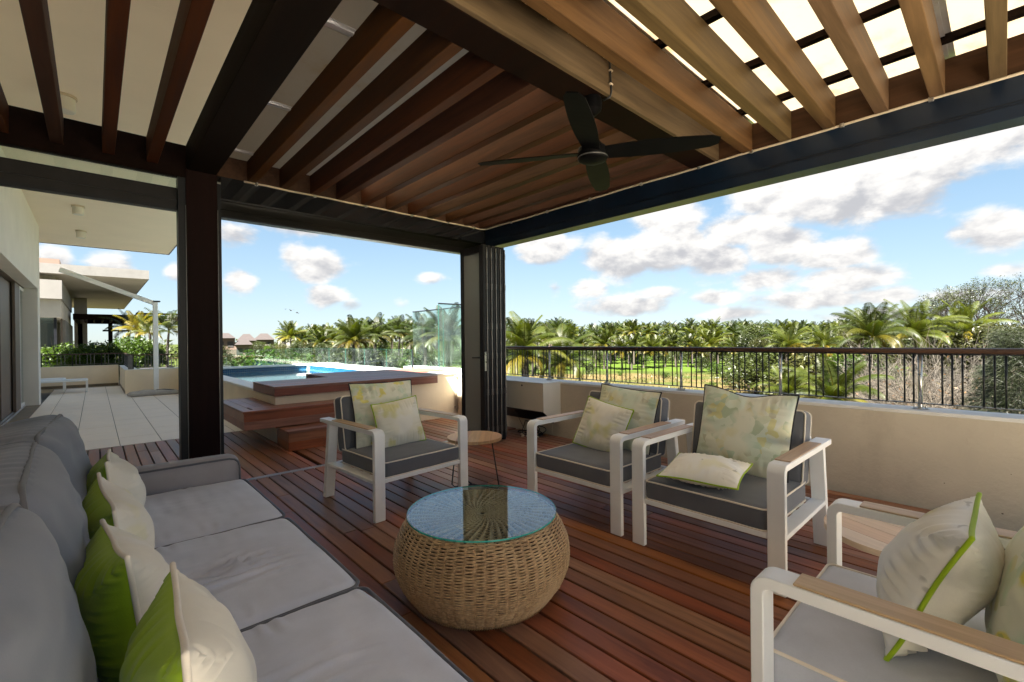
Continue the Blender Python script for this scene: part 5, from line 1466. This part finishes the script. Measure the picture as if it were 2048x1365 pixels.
BUSH = [mk(leaf_cloud(560 + i, clump_set(580 + i, 9, 1.4, 1.4, .4, 1.7, .75), 2200, .085), 'crown', ('tree_leaf', 'olive_leaf', 'shrub_leaf')[i]) for i in range(3)]
BLIMB = mk(limbs(590, 1.8, 1.4, 7, .05), 'trunk', 'bark')
def gpos(px, d): p = at_dist(px, d); p.z = GZ; return p
LT = 'round bushy green tree among the treetops beyond the railing at the right'; GT = 'bushy trees beyond the meadow at the right'
for px in range(1500, 1960, 27):
    for row in range(2):
        d = prn.uniform(84, 108) + 26 * row; ht = height_at(px, 655 + prn.uniform(-9, 14) - 5 * row + (8 if px < 1560 else 0), d) - GZ
        tree('tree', LT, 'tree', gpos(px + prn.uniform(-9, 9), d), TREES[prn.randrange(3)], TLIMB[prn.randrange(3)], ht / 8.4, GT)
LT2 = 'round green tree in the far belt behind the pool fence'; GT2 = 'trees of the far belt behind the pool'
for px in range(420, 720, 25):
    d = prn.uniform(95, 150); ht = height_at(px, 683 + prn.uniform(-6, 8), d) - GZ
    tree('tree', LT2, 'tree', gpos(px, d), TREES[prn.randrange(3)], TLIMB[prn.randrange(3)], ht / 8.4, GT2)
LB = 'low bush growing on the rough meadow below the railing'; GB = 'bushes on the rough meadow'
for px, py, sc in ((1405, 745, 1.5), (1432, 748, 1.1), (1560, 742, 1.6), (1500, 760, .8), (1455, 770, .9), (1610, 752, 1.4), (1330, 757, .6), (1690, 742, 1.6), (1240, 752, .5), (1480, 745, 1.2), (1525, 737, 1.7), (1650, 738, 1.9), (1180, 748, 1.0), (1130, 742, 1.3), (1740, 745, 1.8), (1800, 740, 2.0), (1545, 778, .6), (1425, 778, .5)):
    p = on_plane(px, py, GZ); tree('bush', LB, 'bush', p, BUSH[prn.randrange(3)], BLIMB, sc, GB)
LB2 = 'bush in the green belt seen over the glass pool fence'; GB2 = 'bushes behind the glass pool fence'
for i in range(30):
    px = 440 + 14 * i + prn.uniform(-8, 8); d = prn.uniform(40, 75); ht = height_at(px, 697 + prn.uniform(-6, 8), d) - GZ
    tree('bush', LB2, 'bush', gpos(px, d), BUSH[(1, 0, 2, 1)[i % 4]], BLIMB, ht / 2.35, GB2)
LB3 = 'dense bush in the undergrowth between the palms beyond the lawn'; GB3 = 'bushes in the undergrowth between the far palms'
for i in range(64):
    px = 640 + 17.5 * i + prn.uniform(-8, 8); d = prn.uniform(118, 150) if px < 1490 else prn.uniform(50, 95); ht = (height_at(px, 690 + prn.uniform(-6, 12), d) - GZ)
    tree('bush', LB3, 'bush', gpos(px, d), BUSH[prn.randrange(3)], BLIMB, ht / 2.3, GB3)
# bright shrub belt left of the pool fence
for i, px in enumerate((452, 490, 530)):
    d = 34 + 3 * i; ht = height_at(px, 690, d) - GZ
    tree('bush', ('bright lime bush left of the pool fence, next to the post', 'bright lime bush behind the pool fence, second from the post', 'bright lime bush behind the pool fence, third from the post')[i], 'bush', gpos(px, d), BUSH[2], BLIMB, ht / 2.3)
# feathery small tree against the sky by the far houses
gb, tips = bare_limbs(61, 6.5, 5, .55, .11)
fe = thing('tree', 'thin feathery tree against the sky beside the brown roofs', 'tree', gpos(513, 70)); me = mk(gb, 'trunk', 'bark'); o = link('trunk', me, None, fe)
o = link('crown', mk(leaf_cloud(62, [(t_.x, t_.y, t_.z, .42) for t_ in tips[::2]], 2600, .06), 'crown', 'tree_leaf'), None, fe)
fe.scale = ((height_at(513, 648, 70) - GZ) / 9.0,) * 3

LT3 = 'dense olive-green tree below the bare trees at the right edge'
for px in (1865, 1895, 1930, 1962, 1990, 2020, 2050):
    d = prn.uniform(54, 64); ht = height_at(px, 648 + prn.uniform(-8, 10), d) - GZ
    tree('tree', LT3, 'tree', gpos(px, d), TREES[(1, 0, 1, 2)[px % 4]], TLIMB[px % 3], ht / 8.4, 'olive trees at the right edge')
# bare trees at the right, against the clouds
for i, (px, top, d, lb) in enumerate(((1912, 560, 64, 'bare spreading tree against the clouds, left of the three at the right'), (1965, 566, 70, 'bare spreading tree against the clouds, the middle one of three'), (2030, 548, 60, 'bare spreading tree against the clouds at the right picture edge'))):
    gb, tips = bare_limbs(40 + i, 12, 7, .62, .26, umbrella=.55)
    hh = max(v[2] for v in gb.v)
    t_ = thing('bare_tree', lb, 'tree', gpos(px, d), 'bare trees at the right'); t_.scale = ((height_at(px, top, d) - GZ) / hh,) * 3
    link('trunk', mk(gb, 'trunk', 'bark'), None, t_)
    link('crown', mk(leaf_cloud(45 + i, [(q.x, q.y, q.z, .3) for q in tips[::2]], 5200, .075), 'crown', 'tree_leaf'), None, t_)
# dry tangled bush
def dry_bush(seed, n, w_, h_):
    rn = random.Random(seed); g_ = G(); tips = []
    for i in range(n):
        a_ = rn.uniform(0, 2 * PI); r_ = w_ * rn.random() ** .6
        p = Vector((r_ * .55 * math.cos(a_), r_ * .55 * math.sin(a_), rn.uniform(0, h_ * .62))); d = Vector((math.cos(a_) * rn.uniform(.2, .9), math.sin(a_) * rn.uniform(.2, .9), rn.uniform(.25, 1))).normalized()
        L = rn.uniform(.2, .5) * h_; pts = [p]; 
        for k in range(5):
            d = (d + Vector((rn.uniform(-.45, .45), rn.uniform(-.45, .45), rn.uniform(-.3, .35)))).normalized(); pts.append(pts[-1] + d * L / 5)
        rr = rn.uniform(.006, .016); g_.tube(pts, rr, 3, radii=[rr * (1 - .12 * k) for k in range(6)], cap=False); tips.append(pts[-1])
        for _ in range(2):
            q = pts[rn.randrange(2, 5)]; d2 = Vector((rn.uniform(-1, 1), rn.uniform(-1, 1), rn.uniform(-.2, 1))).normalized(); q2 = q + d2 * L * .22; q3 = q2 + (d2 + Vector((rn.uniform(-.5, .5), rn.uniform(-.5, .5), .2))).normalized() * L * .18
            g_.tube([q, q2, q3], rr * .6, 3, radii=[rr * .6, rr * .5, rr * .3], cap=False); tips.append(q3)
    return g_, tips
for i, (px, d, top, w_, n, lb) in enumerate(((1872, 25, 668, 3.6, 1700, 'wide tangled dry bush of pale bare twigs behind the railing at the right'), (1935, 21, 690, 2.6, 1000, 'dry twiggy bush with brown leaves in front of the feathery green tree'), (1800, 30, 722, 3.0, 900, 'low pale dry bush behind the railing beside the big palm'))):
    ht = height_at(px, top, d) - GZ
    gb, tips = dry_bush(70 + i, n, w_, ht)
    t_ = thing('dry_bush', lb, 'bush', gpos(px, d), 'dry bushes at the right')
    link('twigs', mk(gb, 'twigs', 'dry_twig'), None, t_)
    link('dead_leaves', mk(leaf_cloud(75 + i, [(q.x, q.y, q.z, .12) for q in tips[::4]], 1100, .055), 'dead_leaves', 'dead_leaf'), None, t_)
# feathery needle tree at the right edge
def needle_tree(seed, H_, n):
    rn = random.Random(seed); g_ = G(); vs = []; fs = []
    for i in range(n):
        a_ = rn.uniform(0, 2 * PI); u = rn.random(); r_ = (1.35 + .5 * math.sin(u * 9 + a_ * 2)) * (1 - .75 * u) * rn.random() ** .5
        p = Vector((r_ * math.cos(a_), r_ * math.sin(a_), H_ * (.12 + .88 * u)))
        for _ in range(5):
            d = Vector((math.cos(a_) * .5 + rn.uniform(-.6, .6), math.sin(a_) * .5 + rn.uniform(-.6, .6), rn.uniform(-.7, .35))).normalized(); s_ = rn.uniform(.16, .34); b_ = d.orthogonal().normalized() * .006; o = len(vs)
            q = p + Vector((rn.uniform(-.12, .12), rn.uniform(-.12, .12), rn.uniform(-.12, .12)))
            vs += [q - b_, q + b_, q + d * s_ + Vector((0, 0, -.08 * s_))]; fs.append((o, o + 1, o + 2))
    return g_.add(vs, fs)
for i, (px, d, top, lb) in enumerate(((2025, 17, 660, 'feathery dark green tree at the right picture edge, behind the railing'), (1990, 21, 735, 'lower feathery green shrub beside the dry bush at the right'))):
    ht = height_at(px, top, d) - GZ
    t_ = thing('needle_tree', lb, 'tree', gpos(px, d)); gb, _t = bare_limbs(85 + i, ht * .9, 4, .5, .07)
    link('crown', mk(needle_tree(90 + i, ht, 4200), 'crown', 'needle'), None, t_); link('trunk', mk(gb, 'trunk', 'dry_twig'), None, t_)

# distant woodland up to the horizon: reads as one mass
rn = random.Random(31); cl = []
for i in range(900):
    a_ = R(rn.uniform(-14, 104)); d = rn.uniform(210, 620)
    cl.append((d * math.sin(a_), d * math.cos(a_), GZ + rn.uniform(.5, 3.2) + (2.2 if d > 330 else 0) * rn.random(), rn.uniform(4, 8)))
tag(leaf_cloud(32, cl, 26000, 1.15).obj('distant_woodland', 'tree_leaf', None, flip=False), 'green woodland mass stretching to the horizon behind the palms', 'woodland', kind='stuff')
# rough grass of the meadow
rn = random.Random(33); vs = []; fs = []
for i in range(16000):
    px = rn.uniform(1010, 2100); d = 30 + 62 * rn.random() ** 1.2; p = at_dist(px, d); h = rn.uniform(.12, .42); a_ = rn.uniform(0, PI); o = len(vs)
    if fnoise((p.x, p.y, 0), .09) < -.25: continue
    w_ = Vector((math.cos(a_), math.sin(a_), 0)) * rn.uniform(.03, .09); l = Vector((rn.uniform(-.15, .15), rn.uniform(-.15, .15), h)); b_ = Vector((p.x, p.y, GZ))
    vs += [b_ - w_, b_ + w_, b_ + l]; fs.append((o, o + 1, o + 2))
tag(G().add(vs, fs).obj('meadow_grass', 'grass_blade', None, flip=False), 'rough dry grass tufts on the meadow below the railing', 'grass', kind='stuff')

# ------------------------------------------------------------------ planting on the neighbour's side
SH = [mk(leaf_cloud(600 + i, clump_set(610 + i, 26, .72, .45, .25, 1.0, .26), 5200, .034, 1.2), 'crown', 'shrub_leaf') for i in range(3)]
SL = mk(limbs(620, 1.3, .8, 9, .03), 'trunk', 'bark')
for i, (x_, y_, sc, lb) in enumerate(((-0.35, 19.4, 1.15, 'dense green shrub behind the terrace wall, nearest the house wall'), (0.38, 19.6, 1.45, 'tall dense green shrub behind the middle of the terrace wall'), (1.05, 19.2, 1.35, 'dense green shrub behind the corner of the planter block'), (1.35, 17.0, 1.0, 'green shrub growing in the planter block beside the parasol pole'), (-0.95, 20.6, 1.3, 'sparse green shrub in front of the neighbouring curtained window'))):
    t_ = tree('shrub', lb, 'shrub', Vector((x_, y_, -0.1 if y_ > 18 else .5)), SH[i % 3], SL, sc, 'shrubs beyond the paved terrace')
    if y_ < 18: t_.scale = (.55, .55, .55)
for i, (px, py, d, sc, mt, lb) in enumerate(((275, 664, 24, .33, 'yellow_leaf', 'small yellow-leaved palm behind the planter block'), (258, 662, 26, .36, 'palm_leaf', 'small green palm with upright fronds under the neighbouring pergola'), (338, 662, 24, .36, 'palm_leaf_dark', 'small dark green palm between parasol pole and wooden post'), (300, 668, 22, .28, 'palm_leaf', 'low green palm beside the yellow-leaved one'))):
    me = palm_crown(700 + i, 3.4, 14, 20, 1.15, .07).mesh('crown'); me.materials.append(MAT[mt])
    p = at_dist(px, d); t_ = thing('small_palm', lb, 'palm', (p.x, p.y, -.6)); zc = height_at(px, py, d) + .6
    c = link('crown', me, None, t_); c.location.z = zc; c.scale = (sc,) * 3
    tr = link('trunk', mk(palm_trunk(i, zc + .05, .05, .1), 'trunk', 'palm_trunk'), None, t_); tr.location.z = zc

# ------------------------------------------------------------------ far buildings
def far_house(label, px0, px1, eave, ridge, d, wallm, roofm, base=None, dep=9):
    a_ = at_dist(px0, d); b_ = at_dist(px1, d); mid = (a_ + b_) / 2; ux = (b_ - a_).normalized(); uy = Vector((-ux.y, ux.x, 0))
    if uy.dot(mid) < 0: uy = -uy
    W_ = (b_ - a_).length; ze = height_at((px0 + px1) / 2, eave, d); zr = height_at((px0 + px1) / 2, ridge, d)
    t_ = thing('house', label, 'house', (mid.x, mid.y, GZ), 'distant houses', world=True)
    def q(u, v, z): p = mid + ux * u + uy * v; return (p.x, p.y, z)
    h = W_ / 2
    G().add([q(-h, 0, GZ), q(h, 0, GZ), q(h, dep, GZ), q(-h, dep, GZ), q(-h, 0, ze), q(h, 0, ze), q(h, dep, ze), q(-h, dep, ze)], [(0, 3, 2, 1), (4, 5, 6, 7), (0, 1, 5, 4), (1, 2, 6, 5), (2, 3, 7, 6), (3, 0, 4, 7)]).obj('wall', wallm, t_)
    e = h * 1.08; z0 = ze + .02
    G().add([q(-e, -.8, z0), q(e, -.8, z0), q(e, dep + .8, z0), q(-e, dep + .8, z0), q(-h * .35, dep / 2, zr), q(h * .35, dep / 2, zr)], [(0, 3, 2, 1), (0, 1, 5, 4), (2, 3, 4, 5), (1, 2, 5), (3, 0, 4)]).obj('roof', roofm, t_)
    nW = max(2, int(W_ / 4))
    for i in range(nW):
        u = -h + W_ * (i + .5) / nW
        G().add([q(u - .6, -.06, ze - 2.2), q(u + .6, -.06, ze - 2.2), q(u + .6, -.06, ze - .8), q(u - .6, -.06, ze - .8), q(u - .6, .05, ze - 2.2), q(u + .6, .05, ze - 2.2), q(u + .6, .05, ze - .8), q(u - .6, .05, ze - .8)], [(0, 1, 2, 3), (7, 6, 5, 4), (0, 4, 5, 1), (1, 5, 6, 2), (2, 6, 7, 3), (3, 7, 4, 0)]).obj('window', 'interior_dark', t_)
far_house('brown-roofed brick house nearest the wooden post on the horizon', 432, 470, 677, 666, 130, 'house_beige', 'roof_brown')
far_house('pale house with brown hip roof behind the feathery tree', 474, 512, 682, 668, 170, 'house_beige', 'roof_brown')
far_house('grey-brown roofed house right of the feathery tree', 508, 548, 680, 667, 190, 'house_beige', 'roof_brown')
far_house('long low brown roof on the horizon over the pool', 556, 604, 677, 668, 210, 'neighbour_white', 'roof_brown')
far_house('small pale house in front of the brown roofs', 470, 505, 690, 678, 120, 'house_beige', 'roof_brown')
far_house('low pale building on the horizon left of the palms', 604, 628, 676, 670, 260, 'neighbour_white', 'roof_brown')
far_house('white building peeping between palms beside the folded doors', 1038, 1080, 662, 658, 240, 'neighbour_white', 'neighbour_white')
far_house('green-roofed building peeping over the palm grove', 1084, 1140, 666, 659, 280, 'house_beige', 'green_roof')
far_house('pale low building on the horizon above the palm grove', 1200, 1240, 668, 663, 330, 'neighbour_white', 'concrete')
# neighbouring flat roof with air conditioners seen through the glass fence
lr = thing('flat_roof_building', 'low building with flat roof behind the glass pool fence at the left', 'building', (6, 24, GZ), world=True)
B('wall', 'neighbour_white', lr, 4.9, 8.6, 22.5, 30, GZ, -1.0); B('roof', 'concrete', lr, 4.8, 8.7, 22.4, 30.1, -0.999, -0.9)
for i, (x_, y_) in enumerate(((5.25, 23.0), (5.95, 23.3), (6.9, 23.1))):
    ac = thing('air_conditioner', ('white air conditioner unit through the pool fence, nearest the post', 'white air conditioner unit through the pool fence, the middle one', 'white air conditioner unit through the pool fence, farthest from the post')[i], 'air conditioner', (x_, y_, -.898), 'air conditioners on the low roof', world=True)
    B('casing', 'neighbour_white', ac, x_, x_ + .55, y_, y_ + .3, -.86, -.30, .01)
    for xx in (.05, .45): B('foot', 'dark_metal', ac, x_ + xx, x_ + xx + .05, y_, y_ + .3, -.898, -.861)
    gg = G(); gg.lathe([(.21, 0), (.21, .01), (.05, .012)], n=20); o = gg.obj('fan_grille', 'dark_metal', ac)
    o.matrix_parent_inverse = Matrix.Translation(-ac.location) @ Matrix.Translation((x_ + .26, y_ - .001, -.58)) @ Matrix.Rotation(PI / 2, 4, 'X')
# birds
for i, (px, py, s_) in enumerate(((571, 619, .7), (582, 621.5, 1.2), (594, 626, .9), (597, 627, .6))):
    d = ray_dir(px, py); p = Vector((0, 0, 1.25)) + d * 60
    b_ = thing('bird', ('leftmost of the four small dark birds flying over the pool', 'largest of the four small dark birds flying over the pool', 'third from the left of the four small dark birds over the pool', 'rightmost of the four small dark birds over the pool')[i], 'bird', p, 'birds over the pool'); b_.rotation_euler.z = -.7 + i
    G().lathe([(.005, -.18), (.05, -.08), (.06, .02), (.035, .12), (.005, .17)], n=8).obj('body', 'bird_dark', b_, smooth=True).rotation_euler.x = PI / 2
    G().add([(0, -.06, .02), (0, .07, .02), (.22, .05, .13), (.42, -.02, .06), (.2, -.06, .12), (-.22, .05, .13), (-.42, -.02, .06), (-.2, -.06, .12), (0, 0, .035)], [(0, 8, 4), (8, 1, 2), (4, 8, 2), (4, 2, 3), (8, 0, 7), (1, 8, 5), (8, 7, 5), (5, 7, 6)]).obj('wings', 'bird_dark', b_, flip=False)
    b_.scale = (s_,) * 3

# drop the helper flags
for o in WORLD_EMPTIES:
    if '_w' in o: del o['_w']
